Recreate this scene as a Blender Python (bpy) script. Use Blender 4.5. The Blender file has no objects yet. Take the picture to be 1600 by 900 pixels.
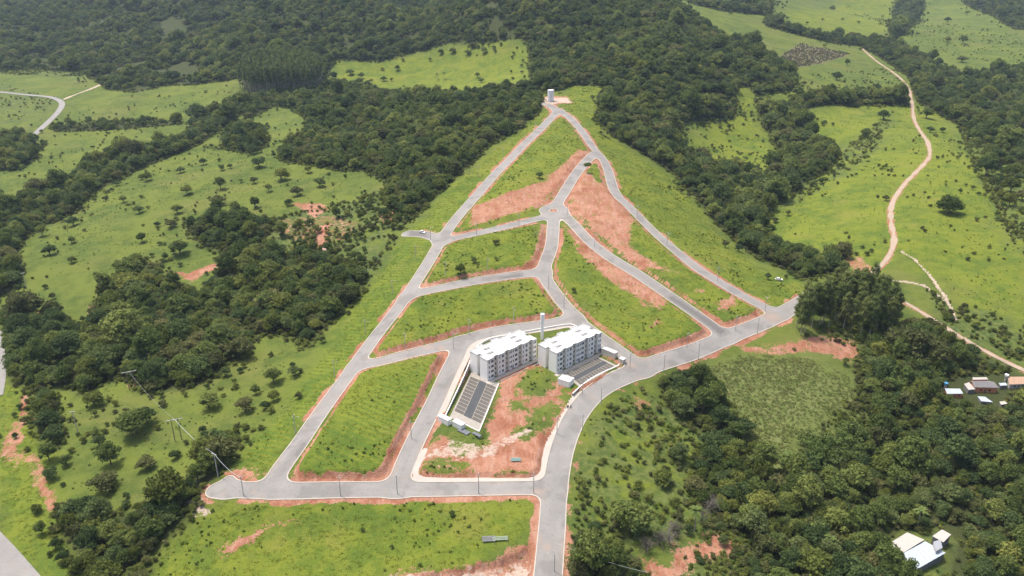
import bpy, bmesh, math, random
import numpy as np
from mathutils import Vector, Matrix
R = math.radians
random.seed(11)
rng = np.random.default_rng(11)
scene = bpy.context.scene
COL = scene.collection

# ------------------------------------------------------------------ camera, sky, sun, exposure
CAM_H, PITCH, FPX = 190.0, R(24.0), 1232.0          # metres, radians, focal length in pixels of a 1600 px wide picture
cam_d = bpy.data.cameras.new('camera'); cam = bpy.data.objects.new('camera', cam_d); COL.objects.link(cam)
cam.location = (0, 0, CAM_H); cam.rotation_euler = (R(90) - PITCH, 0, 0)
cam_d.sensor_width = 36; cam_d.lens = 36 * FPX / 1600; cam_d.clip_start = 1; cam_d.clip_end = 20000
scene.camera = cam
SUN_EL, SUN_AZ = R(69), R(-56)                       # azimuth from +Y towards +X
world = bpy.data.worlds.new('World'); scene.world = world; world.use_nodes = True
wn = world.node_tree.nodes; wl = world.node_tree.links
sky = wn.new('ShaderNodeTexSky'); sky.sky_type = 'NISHITA'; sky.sun_disc = False
sky.sun_elevation = SUN_EL; sky.sun_rotation = SUN_AZ; sky.air_density = 1.0; sky.dust_density = 6.0; sky.ozone_density = 1.0
wl.new(sky.outputs[0], wn['Background'].inputs[0]); wn['Background'].inputs[1].default_value = 0.15
sd = bpy.data.lights.new('sun', 'SUN'); sun = bpy.data.objects.new('sun', sd); COL.objects.link(sun)
sd.energy = 2.7; sd.angle = R(3); sd.color = (1.0, 0.94, 0.84)
sv = Vector((math.sin(SUN_AZ) * math.cos(SUN_EL), math.cos(SUN_AZ) * math.cos(SUN_EL), math.sin(SUN_EL)))
sun.rotation_euler = sv.to_track_quat('Z', 'Y').to_euler(); sun.location = (0, 0, 600)
vs = scene.view_settings; vs.view_transform = 'Standard'; vs.look = 'None'; vs.exposure = 0.66; vs.gamma = 1; vs.use_curve_mapping = False
scene.cycles.max_bounces = 5; scene.cycles.diffuse_bounces = 3; scene.cycles.transparent_max_bounces = 4
scene.cycles.volume_bounces = 0

# ------------------------------------------------------------------ numeric helpers
def smooth(a, b, x):
    t = np.clip((x - a) / (b - a), 0, 1); return t * t * (3 - 2 * t)
def vnoise(x, y, seed=0):
    xi = np.floor(x).astype(np.int64); yi = np.floor(y).astype(np.int64); fx = x - xi; fy = y - yi
    def h(i, j):
        n = (i * 374761393 + j * 668265263 + seed * 974711) & 0x7fffffff
        n = ((n ^ (n >> 13)) * 1274126177) & 0x7fffffff
        return ((n ^ (n >> 16)) & 0xffff) / 65535.0
    ux = fx * fx * (3 - 2 * fx); uy = fy * fy * (3 - 2 * fy)
    return (h(xi, yi) * (1 - ux) + h(xi + 1, yi) * ux) * (1 - uy) + (h(xi, yi + 1) * (1 - ux) + h(xi + 1, yi + 1) * ux) * uy
def fbm(x, y, sc, octv=4, seed=0):
    s = 0; a = .5; t = 0
    for o in range(octv):
        s = s + a * vnoise(x / sc, y / sc, seed + o * 17); t += a; a *= .5; sc *= .5
    return s / t                                        # 0..1
cth, sth = math.cos(PITCH), math.sin(PITCH)
def ray(px, py):
    px = np.asarray(px, float); py = np.asarray(py, float); u = 450 - py
    return (px - 800) / FPX, cth + sth * u / FPX, -sth + cth * u / FPX
def on_plane(px, py, z):
    dx, dy, dz = ray(px, py); t = (z - CAM_H) / dz; return dx * t, dy * t

# ------------------------------------------------------------------ terrain: heights surveyed at points of the photo, thin-plate surface through them
CP = [(845,765,0),(335,765,1.5),(425,742,3),(520,766,1),(640,766,0),(500,650,5),(570,570,8),(640,460,14),(690,372,20),(770,275,28),(872,172,36),(860,152,37),
 (925,240,32),(960,300,27),(1060,398,17),(1130,445,10),(1220,490,3),(865,330,24),(855,428,15),(890,498,8.5),(985,567,2.6),(1130,522,3),(1050,560,2.0),(900,640,0.4),(855,895,-4),
 (720,535,7.5),(640,553,8),(618,762,0),(680,620,3.6),(800,512,8),(800,600,3.2),(900,575,3.6),(760,700,.6),(830,720,-.2),
 (750,400,19),(760,470,12),(950,450,11),(1000,500,6),(830,250,29),(960,350,24),(560,650,5.5),(450,800,-2),(650,830,-3),(300,850,-5),
 (600,420,9.5),(540,520,2),(470,620,1.5),(380,700,0),(400,450,-5),(300,400,-5),(200,350,-4),(40,350,-16),(-60,560,-18),(20,880,-12),(200,620,-5),(150,820,-9),(60,700,-9),(450,330,5),
 (200,230,-9),(60,290,-14),(95,160,-2),(-80,140,-2),(650,200,23),(550,180,17),(450,130,13),(350,200,0),(680,105,20),(550,110,15),(800,110,28),(600,40,40),(720,25,62),(300,60,26),(100,60,22),
 (0,5,50),(300,0,75),(550,0,88),(800,0,104),(1000,0,100),(1000,100,56),(1100,130,38),(1000,180,28),(950,180,33),(1010,270,11),(1150,220,-4),(1100,260,-5),(1180,380,-11),(1250,425,-4),(1120,360,-2),
 (1300,280,6),(1300,360,3),(1400,400,5),(1430,220,16),(1390,140,16),(1350,80,20),(1250,100,30),(1190,60,46),(1480,310,15),(1560,400,8),(1500,480,-2),(1620,250,2),(1500,100,6),(1330,20,22),(1450,40,22),(1620,20,38),
 (1450,0,40),(1290,455,1),(1300,540,-2),(1200,600,-7),(1100,610,-9),(1050,660,-10),(950,700,-3),(1000,800,-9),(1300,700,-18),(1500,610,-12),(1430,860,-19),(1570,750,-17),(1200,850,-16),(930,880,-6),(1620,880,-20)]
cpx = np.array([on_plane(*c)[0] for c in CP]); cpy = np.array([on_plane(*c)[1] for c in CP]); cpz = np.array([c[2] for c in CP], float)
# the land beyond the picture goes on as valleys and hills
EXT = [(-1200,300,10),(-700,200,0),(-350,120,-10),(0,60,-12),(350,120,-22),(700,250,0),(1100,500,20),(-1500,1100,60),(1700,1300,60),(-900,800,5),(1000,900,12),
 (-1700,2300,140),(-800,2200,150),(0,1900,190),(700,2300,130),(1500,2400,120),(2300,2300,120),(-2200,3600,220),(-700,3500,260),(700,3500,240),(2300,3600,240),(-2600,1500,110),(2600,1500,110),(0,-200,-20),(-900,-200,0),(900,-200,0)]
cpx = np.append(cpx, [e[0] for e in EXT]); cpy = np.append(cpy, [e[1] for e in EXT]); cpz = np.append(cpz, [e[2] for e in EXT])
SC = 400.0
def _phi(r2): return 0.5 * r2 * np.log(r2 + 1e-12)
_n = len(cpx); _A = np.zeros((_n + 3, _n + 3))
_A[:_n, :_n] = _phi(((cpx[:, None] - cpx) ** 2 + (cpy[:, None] - cpy) ** 2) / SC ** 2) + np.eye(_n) * 2e-3
_A[:_n, _n] = 1; _A[:_n, _n + 1] = cpx / SC; _A[:_n, _n + 2] = cpy / SC; _A[_n:, :_n] = _A[:_n, _n:].T
_w = np.linalg.solve(_A, np.append(cpz, [0, 0, 0]))
def base(x, y):
    x = np.atleast_1d(np.asarray(x, float)).ravel(); y = np.atleast_1d(np.asarray(y, float)).ravel(); out = np.empty(len(x))
    for s in range(0, len(x), 20000):
        a, b = x[s:s + 20000], y[s:s + 20000]
        r2 = ((a[:, None] - cpx) ** 2 + (b[:, None] - cpy) ** 2) / SC ** 2
        out[s:s + 20000] = _phi(r2) @ _w[:_n] + _w[_n] + _w[_n + 1] * a / SC + _w[_n + 2] * b / SC
    return out
# raster of the base surface for quick look-ups
GX0, GY0, GS = -2600.0, -300.0, 8.0
_gx = np.arange(GX0, 2600, GS); _gy = np.arange(GY0, 3900, GS)
_GH = base(*np.meshgrid(_gx, _gy)).reshape(len(_gy), len(_gx))
def quick(x, y):
    fx = np.clip((x - GX0) / GS, 0, len(_gx) - 1.001); fy = np.clip((y - GY0) / GS, 0, len(_gy) - 1.001)
    i = fx.astype(int); j = fy.astype(int); u = fx - i; v = fy - j
    return (_GH[j, i] * (1 - u) + _GH[j, i + 1] * u) * (1 - v) + (_GH[j + 1, i] * (1 - u) + _GH[j + 1, i + 1] * u) * v
def at(px, py, lift=0.0):
    """survey: points of the photo -> places on the land (x, y), vectorised"""
    dx, dy, dz = ray(np.atleast_1d(px), np.atleast_1d(py)); n = len(dx)
    T = np.concatenate([np.arange(150, 900, 6.0), np.arange(900, 4200, 15.0)])
    X = dx[:, None] * T; Y = dy[:, None] * T; Z = CAM_H + dz[:, None] * T
    below = Z < quick(X, Y) + lift
    k = np.where(below.any(1), below.argmax(1), len(T) - 1); k = np.maximum(k, 1)
    lo, hi = T[k - 1].copy(), T[k].copy()
    for _ in range(14):
        m = (lo + hi) / 2; b = CAM_H + dz * m < quick(dx * m, dy * m) + lift
        hi = np.where(b, m, hi); lo = np.where(b, lo, m)
    return np.stack([dx * hi, dy * hi], 1)
def project(x, y, z):
    rz = z - CAM_H; zc = y * cth - rz * sth; u = y * sth + rz * cth
    return 800 + FPX * x / zc, 450 - FPX * u / zc, zc
def poly(pts, lift=0.0):
    a = np.array(pts, float); return at(a[:, 0], a[:, 1], lift)
def poly_sd(x, y, P, margin=30.0):
    """signed distance to polygon P (inside positive); far points get -margin"""
    out = np.full(len(x), -margin); lo = P.min(0) - margin; hi = P.max(0) + margin
    idx = np.where((x > lo[0]) & (x < hi[0]) & (y > lo[1]) & (y < hi[1]))[0]
    if not len(idx): return out
    a, b = x[idx], y[idx]; d2 = np.full(len(idx), 1e18); ins = np.zeros(len(idx), bool)
    for (x0, y0), (x1, y1) in zip(P, np.roll(P, -1, 0)):
        ex, ey = x1 - x0, y1 - y0; t = np.clip(((a - x0) * ex + (b - y0) * ey) / (ex * ex + ey * ey + 1e-9), 0, 1)
        d2 = np.minimum(d2, (a - x0 - t * ex) ** 2 + (b - y0 - t * ey) ** 2)
        c = (y0 > b) != (y1 > b)
        with np.errstate(divide='ignore', invalid='ignore'): ins ^= c & (a < ex * (b - y0) / (ey if ey else 1e-9) + x0)
    d = np.sqrt(d2); out[idx] = np.maximum(np.where(ins, d, -d), -margin); return out
def spline(pts, step=3.0, lift=0.0):
    W = poly(pts, lift); out = []
    for i in range(len(W) - 1):
        p0, p1, p2, p3 = W[max(i - 1, 0)], W[i], W[i + 1], W[min(i + 2, len(W) - 1)]
        n = max(2, int(np.linalg.norm(p2 - p1) / step))
        for t in np.arange(n) / n:
            out.append(.5 * ((2 * p1) + (p2 - p0) * t + (2 * p0 - 5 * p1 + 4 * p2 - p3) * t * t + (3 * p1 - p0 - 3 * p2 + p3) * t ** 3))
    out.append(W[-1]); return np.array(out)
def line_d(x, y, L, margin=30.0):
    out = np.full(len(x), margin); lo = L.min(0) - margin; hi = L.max(0) + margin
    idx = np.where((x > lo[0]) & (x < hi[0]) & (y > lo[1]) & (y < hi[1]))[0]
    if not len(idx): return out
    a, b = x[idx], y[idx]; d2 = np.full(len(idx), margin ** 2)
    for (x0, y0), (x1, y1) in zip(L[:-1], L[1:]):
        s = np.where((a > min(x0, x1) - margin) & (a < max(x0, x1) + margin) & (b > min(y0, y1) - margin) & (b < max(y0, y1) + margin))[0]
        ex, ey = x1 - x0, y1 - y0; t = np.clip(((a[s] - x0) * ex + (b[s] - y0) * ey) / (ex * ex + ey * ey + 1e-9), 0, 1)
        d2[s] = np.minimum(d2[s], (a[s] - x0 - t * ex) ** 2 + (b[s] - y0 - t * ey) ** 2)
    out[idx] = np.sqrt(d2); return out

# ------------------------------------------------------------------ streets of the estate: centre lines (photo points) and widths
STREETS = [
 ([(338,766),(380,766),(425,767),(520,766),(620,765),(720,764),(800,763),(858,763)], 7.2),
 ([(854,930),(858,880),(863,820),(867,765),(879,700),(903,645),(940,606),(1000,578),(1060,557),(1130,530),(1190,506),(1222,490),(1250,474),(1277,456)], 9.0),
 ([(428,757),(436,738),(470,690),(515,625),(552,575),(590,522),(635,463),(660,425),(690,375),(717,337),(760,288),(800,246),(840,206),(872,173)], 7.0),
 ([(872,173),(890,184),(914,212),(935,240),(950,266),(961,300),(986,326),(1030,370),(1080,412),(1130,445),(1180,473),(1216,491)], 7.0),
 ([(932,240),(906,264),(886,294),(867,324)], 7.0),
 ([(856,338),(820,347),(780,357),(735,367),(692,377)], 6.6),
 ([(880,334),(916,372),(950,400),(1000,431),(1050,465),(1100,500),(1134,526)], 6.6),
 ([(865,340),(862,383),(850,425),(869,460),(896,492),(908,505),(947,534),(985,562),(1003,577)], 7.2),
 ([(850,425),(805,430),(745,439),(690,450),(637,463)], 6.6),
 ([(897,496),(865,505),(800,514),(757,522),(728,531),(690,541),(640,553),(590,566),(562,571)], 7.2),
 ([(722,536),(712,560),(698,588),(675,638),(649,690),(630,733),(620,762)], 7.2),
 ([(692,377),(665,367),(637,365)], 7.5),
 ([(872,173),(858,165),(848,162)], 8.0)]
SLINES = [spline(p) for p, w in STREETS]
ROUND = at(865, 329)[0]; CUL = at(356, 764)[0]; NOTCH = at(357, 750)[0]; MANH = at(660, 365)[0]
def smin(a, b, k=5.0):
    h = np.maximum(k - np.abs(a - b), 0) / k; return np.minimum(a, b) - h * h * k * .25
def street_sd(x, y):
    d = np.full(len(x), 30.0)
    for L, (p, w) in zip(SLINES, STREETS): d = smin(d, line_d(x, y, L) - w / 2)
    d = smin(d, np.hypot(x - ROUND[0], y - ROUND[1]) - 9.2); d = smin(d, np.hypot(x - CUL[0], y - CUL[1]) - 4.3, 3); d = smin(d, np.hypot(x - NOTCH[0], y - NOTCH[1]) - 2.0, 2)
    isl = np.hypot(x - ROUND[0], y - ROUND[1]) - 2.9
    return np.maximum(d, -isl)
ss = .8; sx = np.arange(-150, 235, ss); sy = np.arange(165, 905, ss)
_SD = street_sd(*[g.ravel() for g in np.meshgrid(sx, sy)]).reshape(len(sy), len(sx))
def street(x, y):
    fx = np.clip((x - sx[0]) / ss, 0, len(sx) - 1.001); fy = np.clip((y - sy[0]) / ss, 0, len(sy) - 1.001)
    i = fx.astype(int); j = fy.astype(int); u = fx - i; v = fy - j
    d = (_SD[j, i] * (1 - u) + _SD[j, i + 1] * u) * (1 - v) + (_SD[j + 1, i] * (1 - u) + _SD[j + 1, i + 1] * u) * v
    off = (x < sx[0]) | (x > sx[-1]) | (y < sy[0]) | (y > sy[-1]); return np.where(off, 30.0, d)

# other roads: asphalt lane in the far left valley, lane at the lower left, dirt roads
LANES = [([(-60,140),(-10,143),(40,148),(78,152),(96,160),(93,172),(75,191),(40,222)], 7.0, 'far'), ([(-60,790),(-32,832),(2,870),(40,915)], 10.0, 'near'), ([(-8,520),(-3,560),(-3,590),(-8,620)], 7.0, 'mid')]
DIRTS = [([(1274,457),(1290,450),(1320,446),(1345,437),(1366,424),(1388,401),(1397,375),(1392,345),(1395,316),(1415,286),(1444,256),(1453,238),(1441,210),(1428,185),(1425,160),(1415,131),(1395,113),(1370,96),(1347,76)], 5.0),
 ([(1350,440),(1362,451),(1400,465),(1460,501),(1520,538),(1570,565),(1630,592)], 4.4)]
LLINES = [spline(p) for p, w, n in LANES]; DLINES = [spline(p, 4) for p, w in DIRTS]
GULLY = spline([(1408,390),(1436,409),(1452,426),(1466,448),(1482,470),(1490,485),(1493,500)], 3)
GULLY2 = spline([(1378,437),(1410,441),(1440,447),(1462,459),(1478,470)], 3)
SCRAPES = [spline(p, 3) for p in ([(1160,541),(1200,546),(1240,548)],[(145,525),(148,480),(165,450)],[(500,360),(510,385),(517,420),(522,445)],[(8,710),(30,690),(38,655),(42,620)],[(50,740),(75,770),(85,790)])]
FARPATH = spline([(100,155),(112,150),(130,143),(165,130)], 4)

# ------------------------------------------------------------------ condominium layout (world frame of the two blocks)
BW, BL, BH = 12.4, 32.6, 11.0
YAW = R(42.6)
ux, uy = np.array([math.cos(YAW), math.sin(YAW)]), np.array([-math.sin(YAW), math.cos(YAW)])
PZ1, PZ2 = 3.2, 2.6
def plane_pt(px, py, z): return np.array([float(v) for v in on_plane(px, py, z)])
B1 = plane_pt(761.7, 595.5, PZ1); B2 = plane_pt(869.0, 584.0, PZ2)
def frame_poly(o, x0, x1, y0, y1): return np.array([o + ux * a + uy * b for a, b in ((x0, y0), (x1, y0), (x1, y1), (x0, y1))])
PARK1 = np.array([plane_pt(*p, PZ1) for p in ((736.4, 581.5), (779.8, 599.6), (748.7, 675.0), (702.5, 652))])
PARK2 = np.array([plane_pt(*p, PZ2) for p in ((881, 584), (934.7, 557), (966, 572), (905, 604.5))])
def push(P_, dmin):
    P_ = np.array(P_, float)
    for _ in range(60):
        d = street(P_[:, 0], P_[:, 1]); e_ = .5; g = np.stack([street(P_[:, 0] + e_, P_[:, 1]) - street(P_[:, 0] - e_, P_[:, 1]), street(P_[:, 0], P_[:, 1] + e_) - street(P_[:, 0], P_[:, 1] - e_)], 1); P_ = P_ + np.where(d < dmin, .15, 0)[:, None] * g / (np.linalg.norm(g, axis=1)[:, None] + 1e-6)
    return P_
PARK2 = push(PARK2, 2.2)
PADS = [(frame_poly(B1, -2, BL + 3, -4, BW + 2), PZ1), (PARK1, PZ1), (np.array([plane_pt(*p, PZ1) for p in ((684,652),(706,640),(752,676),(730,682),(688,664))]), PZ1),
        (frame_poly(B2, -2, BL + 2, -3, BW + 2), PZ2), (PARK2, PZ2), (np.array([plane_pt(*p, PZ2) for p in ((866,590),(882,578),(905,604.5),(892,610),(870,600))]), PZ2),
        (np.array([plane_pt(*p, PZ2) for p in ((934,557),(938,555),(968,570),(966,573)) ]), PZ2)]
PADS = [(push(P_, 2.4) if k > 3 else P_, z_) for k, (P_, z_) in enumerate(PADS)]
LOTS = [  # (photo polygon, height of the cut bank above the street)
 ([(715,340),(870,172),(925,235),(905,262),(860,325),(720,366)], 1.3), ([(935,250),(957,300),(1050,400),(1205,487),(1130,518),(1000,425),(880,328),(905,265)], 1.5),
 ([(695,383),(850,350),(858,385),(845,420),(650,452)], 1.9), ([(640,468),(845,432),(895,495),(800,508),(570,565)], 2.2), ([(560,580),(700,548),(700,580),(610,755),(440,755)], 2.2),
 ([(872,345),(1000,440),(1115,522),(1000,567),(905,495),(862,430)], 2.0), ([(640,745),(690,670),(760,690),(860,640),(845,755)], 1.6)]
LOTW = [(poly(p), h) for p, h in LOTS]
PLAT = poly([(540,940),(600,912),(700,896),(780,880),(815,868),(830,852),(842,838),(848,930)])
def land(x, y):
    """height of the finished ground"""
    x = np.atleast_1d(np.asarray(x, float)); y = np.atleast_1d(np.asarray(y, float))
    z = base(x, y); d = street(x, y)
    for L in LLINES: d = np.minimum(d, line_d(x, y, L) - 4.0)
    free = smooth(2.0, 9.0, d)
    for L in DLINES: free = free * smooth(2.0, 7.0, line_d(x, y, L))
    z = z + free * ((fbm(x, y, 9.0, 3, 3) - .5) * 0.9 + (fbm(x, y, 45.0, 2, 8) - .5) * 3.0 * smooth(6, 30, d))
    for P, h in LOTW:
        s = poly_sd(x, y, P, 25); s = smooth(-2, 3, s)
        w = fbm(x, y, 6.0, 2, 5)
        z = z + s * h * smooth(1.5 + w * .9, 3.2 + w * 1.3, d)
    s = poly_sd(x, y, PLAT, 25); z = z - 2.8 * smooth(-1.2, 1.2, s + (fbm(x, y, 5, 2, 9) - .5) * 3) * smooth(0.5, 3, d)
    for P, pz in PADS:
        s = smooth(-1.3, -.2, poly_sd(x, y, P, 25)); z = z * (1 - s) + pz * s
    for L in (GULLY,): z = z - 1.3 * (1 - smooth(.5, 3.0, line_d(x, y, L)))
    z = z - .35 * (1 - smooth(-1.2, .2, d))
    return z
def landz(x, y): return float(land([x], [y])[0])

# ------------------------------------------------------------------ mesh and material helpers
def mat(name, color, rough=.8, noise=None, amt=.25, spec=.3, metallic=0, bump=None, bdist=.1):
    m = bpy.data.materials.new(name); m.use_nodes = True; nt = m.node_tree; b = nt.nodes['Principled BSDF']
    b.inputs['Roughness'].default_value = rough; b.inputs['Specular IOR Level'].default_value = spec; b.inputs['Metallic'].default_value = metallic
    c = (*color, 1); b.inputs['Base Color'].default_value = c
    if noise:
        tc = nt.nodes.new('ShaderNodeTexCoord'); n = nt.nodes.new('ShaderNodeTexNoise'); n.inputs['Scale'].default_value = noise; n.inputs['Detail'].default_value = 5
        mx = nt.nodes.new('ShaderNodeMix'); mx.data_type = 'RGBA'; nt.links.new(tc.outputs['Object'], n.inputs['Vector'])
        mx.inputs[6].default_value = tuple(v * (1 - amt) for v in color) + (1,); mx.inputs[7].default_value = tuple(min(1, v * (1 + amt)) for v in color) + (1,)
        nt.links.new(n.outputs[0], mx.inputs[0]); nt.links.new(mx.outputs[2], b.inputs['Base Color'])
        if bump:
            bp = nt.nodes.new('ShaderNodeBump'); bp.inputs['Strength'].default_value = bump; bp.inputs['Distance'].default_value = bdist
            nt.links.new(n.outputs[0], bp.inputs['Height']); nt.links.new(bp.outputs[0], b.inputs['Normal'])
    return m
def mesh_np(name, V, F, m=None):
    me = bpy.data.meshes.new(name); me.from_pydata([tuple(v) for v in V], [], [tuple(f) for f in F]); me.update()
    if m: me.materials.append(m)
    return me
def link(name, me, parent=None):
    o = bpy.data.objects.new(name, me); COL.objects.link(o)
    if parent: o.parent = parent
    return o
def tag(o, label=None, cat=None, group=None, kind=None):
    if label: o['label'] = label
    if cat: o['category'] = cat
    if group: o['group'] = group
    if kind: o['kind'] = kind
    return o
def thing(name, label, cat, loc, rz=0, group=None):
    o = bpy.data.objects.new(name, None); COL.objects.link(o); o.empty_display_size = .5
    o.location = loc; o.rotation_euler = (0, 0, rz); return tag(o, label, cat, group)
class MB:
    def __init__(s): s.v = []; s.f = []
    def box(s, x0, x1, y0, y1, z0, z1):
        n = len(s.v); s.v += [(x0,y0,z0),(x1,y0,z0),(x1,y1,z0),(x0,y1,z0),(x0,y0,z1),(x1,y0,z1),(x1,y1,z1),(x0,y1,z1)]
        s.f += [(n,n+3,n+2,n+1),(n+4,n+5,n+6,n+7),(n,n+1,n+5,n+4),(n+1,n+2,n+6,n+5),(n+2,n+3,n+7,n+6),(n+3,n,n+4,n+7)]; return s
    def tube(s, pts, radii, seg=8, cap=True):
        pts = [Vector(p) for p in pts]; rings = []
        for i, p in enumerate(pts):
            d = (pts[min(i + 1, len(pts) - 1)] - pts[max(i - 1, 0)]).normalized(); a = d.orthogonal().normalized(); b = d.cross(a)
            n = len(s.v); rings.append(n)
            for k in range(seg):
                t = 2 * math.pi * k / seg; s.v.append(tuple(p + (a * math.cos(t) + b * math.sin(t)) * radii[i]))
        for a, b in zip(rings[:-1], rings[1:]):
            for k in range(seg): s.f.append((a + k, a + (k + 1) % seg, b + (k + 1) % seg, b + k))
        if cap: s.f.append(tuple(rings[0] + k for k in range(seg))[::-1]); s.f.append(tuple(rings[-1] + k for k in range(seg)))
        return s
    def prism(s, P, z0, z1):
        n = len(s.v); k = len(P); s.v += [(p[0], p[1], z0) for p in P] + [(p[0], p[1], z1) for p in P]
        s.f.append(tuple(range(n, n + k))[::-1]); s.f.append(tuple(range(n + k, n + 2 * k)))
        for i in range(k): j = (i + 1) % k; s.f.append((n + i, n + j, n + k + j, n + k + i))
        return s
    def quad(s, *p): n = len(s.v); s.v += [tuple(q) for q in p]; s.f.append(tuple(range(n, n + len(p)))); return s
    def mesh(s, name, m): return mesh_np(name, s.v, s.f, m)
    def build(s, name, m, parent=None): return link(name, s.mesh(name, m), parent)

# ------------------------------------------------------------------ ground sheet with its cover (grass, red earth, tracks)
NC, NR = 660, 800
rows = 150 * (3600 / 150) ** (np.arange(NR) / (NR - 1)); cols = np.linspace(-.92, .92, NC)
TX = (rows[:, None] * cth + 77) * cols[None, :]; TY = np.repeat(rows[:, None], NC, 1)
tx, ty = TX.ravel(), TY.ravel(); tz = land(tx, ty)
jx = (fbm(tx, ty, 14, 3, 31) - .5) * 2; jy = (fbm(tx, ty, 14, 3, 32) - .5) * 2
def cover(pts, soft=2.0, rag=5.0, lift=0):
    s = poly_sd(tx + jx * rag, ty + jy * rag, poly(pts, lift), 20); return smooth(-soft, soft, s)
zero = np.zeros(len(tx)); soil, pale, lush, scrub, reed, rowsw, wood, brown = (zero.copy() for _ in range(8))
dS = street(tx, ty)
LUSH = [  # fresh bright grass
 [(1190,330),(1260,280),(1330,225),(1250,205),(1290,170),(1430,160),(1470,180),(1530,260),(1640,350),(1640,520),(1500,470),(1400,400),(1340,430),(1200,390)],
 [(890,135),(945,138),(932,170),(950,210),(1050,280),(1110,350),(1180,415),(1260,450),(1230,485),(1130,440),(970,310),(925,225),(880,165)],
 [(1215,25),(1330,-10),(1410,-10),(1390,50),(1340,55),(1250,40)], [(530,100),(640,85),(770,65),(835,75),(830,130),(700,148),(520,130)],
 [(850,168),(640,360),(560,470),(440,640),(360,735),(420,750),(560,570),(690,370),(870,175)], [(715,340),(870,172),(925,235),(860,325),(720,366)], [(695,383),(850,350),(845,420),(650,452)],
 [(640,468),(845,432),(895,495),(570,565)], [(560,580),(700,548),(610,755),(440,755)], [(872,345),(1115,522),(1000,567),(862,430)], [(935,250),(1205,487),(1130,518),(880,328)],
 [(330,780),(835,780),(830,850),(700,890),(500,930),(200,930),(260,850)], [(905,720),(960,680),(1030,690),(1020,770),(930,800)], [(0,590),(50,610),(90,780),(120,880),(160,930),(60,930),(0,850)],
 [(1150,140),(1172,140),(1200,215),(1230,245),(1185,275),(1060,225),(1110,190)], [(888,930),(905,660),(985,600),(1050,650),(1120,730),(1040,800),(930,850)]]
for i, p in enumerate(LUSH): lush = np.maximum(lush, cover(p, 18 if i in (0, 2, 3, 12, 14, 15) else 6, 14 if i in (0, 2, 3, 14) else 8))
SOIL = [  # bare red earth
 [(735,325),(790,305),(850,285),(905,235),(918,240),(880,285),(850,322),(735,358)], [(905,262),(935,285),(965,300),(990,345),(985,385),(1035,420),(1055,430),(1000,420),(930,370),(888,325),(885,300)],
 [(880,352),(925,385),(1005,440),(1040,470),(1040,490),(990,470),(940,440),(905,400),(885,372)], [(990,470),(1040,478),(1045,490),(1010,490)], [(1118,472),(1150,470),(1158,485),(1120,490)], [(1085,452),(1100,455),(1103,462),(1088,460)],
 [(1018,505),(1030,503),(1032,512),(1018,513)], [(850,432),(862,430),(880,470),(900,490),(875,495),(855,460)], [(845,352),(858,350),(857,385),(835,420),(820,420),(840,385)],
 [(770,575),(845,560),(850,575),(890,600),(895,640),(870,690),(845,745),(650,745),(655,700),(700,680),(765,680),(775,620)],
 [(345,858),(380,828),(460,820),(400,842),(350,872)], [(640,890),(760,878),(830,852),(840,780),(846,850),(840,930),(560,930)],
 [(0,700),(20,660),(45,650),(30,690),(60,720),(80,760),(90,800),(70,780),(40,730),(10,720)], [(240,415),(290,425),(340,410),(345,420),(300,440)], [(1040,888),(1060,860),(1110,832),(1150,838),(1155,862),(1090,880),(1055,915),(1000,915),(1000,870)],
 [(1195,540),(1250,530),(1300,520),(1345,535),(1345,560),(1310,562),(1250,552)], [(455,320),(500,315),(520,325),(490,340)], [(485,355),(515,350),(522,405),(500,405)], [(425,345),(500,335),(560,345),(540,375),(470,385),(430,365)], [(590,330),(625,320),(620,345),(595,352)], [(470,360),(480,358),(490,380),(472,385)], [(50,488),(85,486),(80,502),(55,500)], [(1310,405),(1340,398),(1370,425),(1330,440)],
 [(240,755),(300,770),(330,740),(330,780),(300,800)], [(345,730),(385,735),(420,748),(370,752)], [(848,150),(885,150),(900,160),(870,163),(845,160)], [(985,625),(1010,630),(1005,640),(985,635)], [(1250,68),(1330,84),(1240,108),(1205,92)],
 [(674,367),(684,363),(688,366),(678,372)], [(925,405),(945,420),(940,432),(920,415)], [(683,405),(692,404),(692,415),(683,414)]]
for i, p in enumerate(SOIL):
    c = cover(p, 2.2, 4.0)
    if i == len(SOIL) - 4: brown = np.maximum(brown, c * .9)
    elif i in (3, 9): soil = np.maximum(soil, c * (.5 if i == 3 else .82))
    elif p[0] == (425,345): soil = np.maximum(soil, c * .42)
    elif i in (12, 19, 20, 22, 23): soil = np.maximum(soil, c * .55)
    else: soil = np.maximum(soil, c * .7)
GREENIN = [[(795,600),(850,572),(848,580),(885,582),(868,600),(845,625),(810,620)], [(875,608),(900,605),(905,620),(885,640),(868,622)], [(695,672),(765,680),(765,700),(720,715),(700,705)], [(835,640),(870,640),(860,670),(820,690),(800,685),(830,665)], [(800,630),(825,628),(825,645),(805,647)], [(850,640),(865,632),(870,648),(855,652)],[(655,728),(735,725),(735,738),(655,740)]]
for p in GREENIN: c = cover(p, 2, 4); soil = soil * (1 - c * .85); lush = np.maximum(lush, c * .6); scrub = np.maximum(scrub, c * .35)
PALE = [[(655,715),(700,690),(760,700),(840,665),(835,680),(770,720),(655,728)], [(640,895),(780,886),(835,880),(838,930),(560,930)], [(300,775),(325,780),(330,800),(305,800)], [(850,152),(890,152),(895,160),(850,163)], [(1425,445),(1445,447),(1455,455)], [(500,380),(512,385),(515,405),(503,400)]]
for p in PALE: pale = np.maximum(pale, cover(p, 2.5, 4) * (.5 if p[0] == (655,715) else .75))
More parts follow.
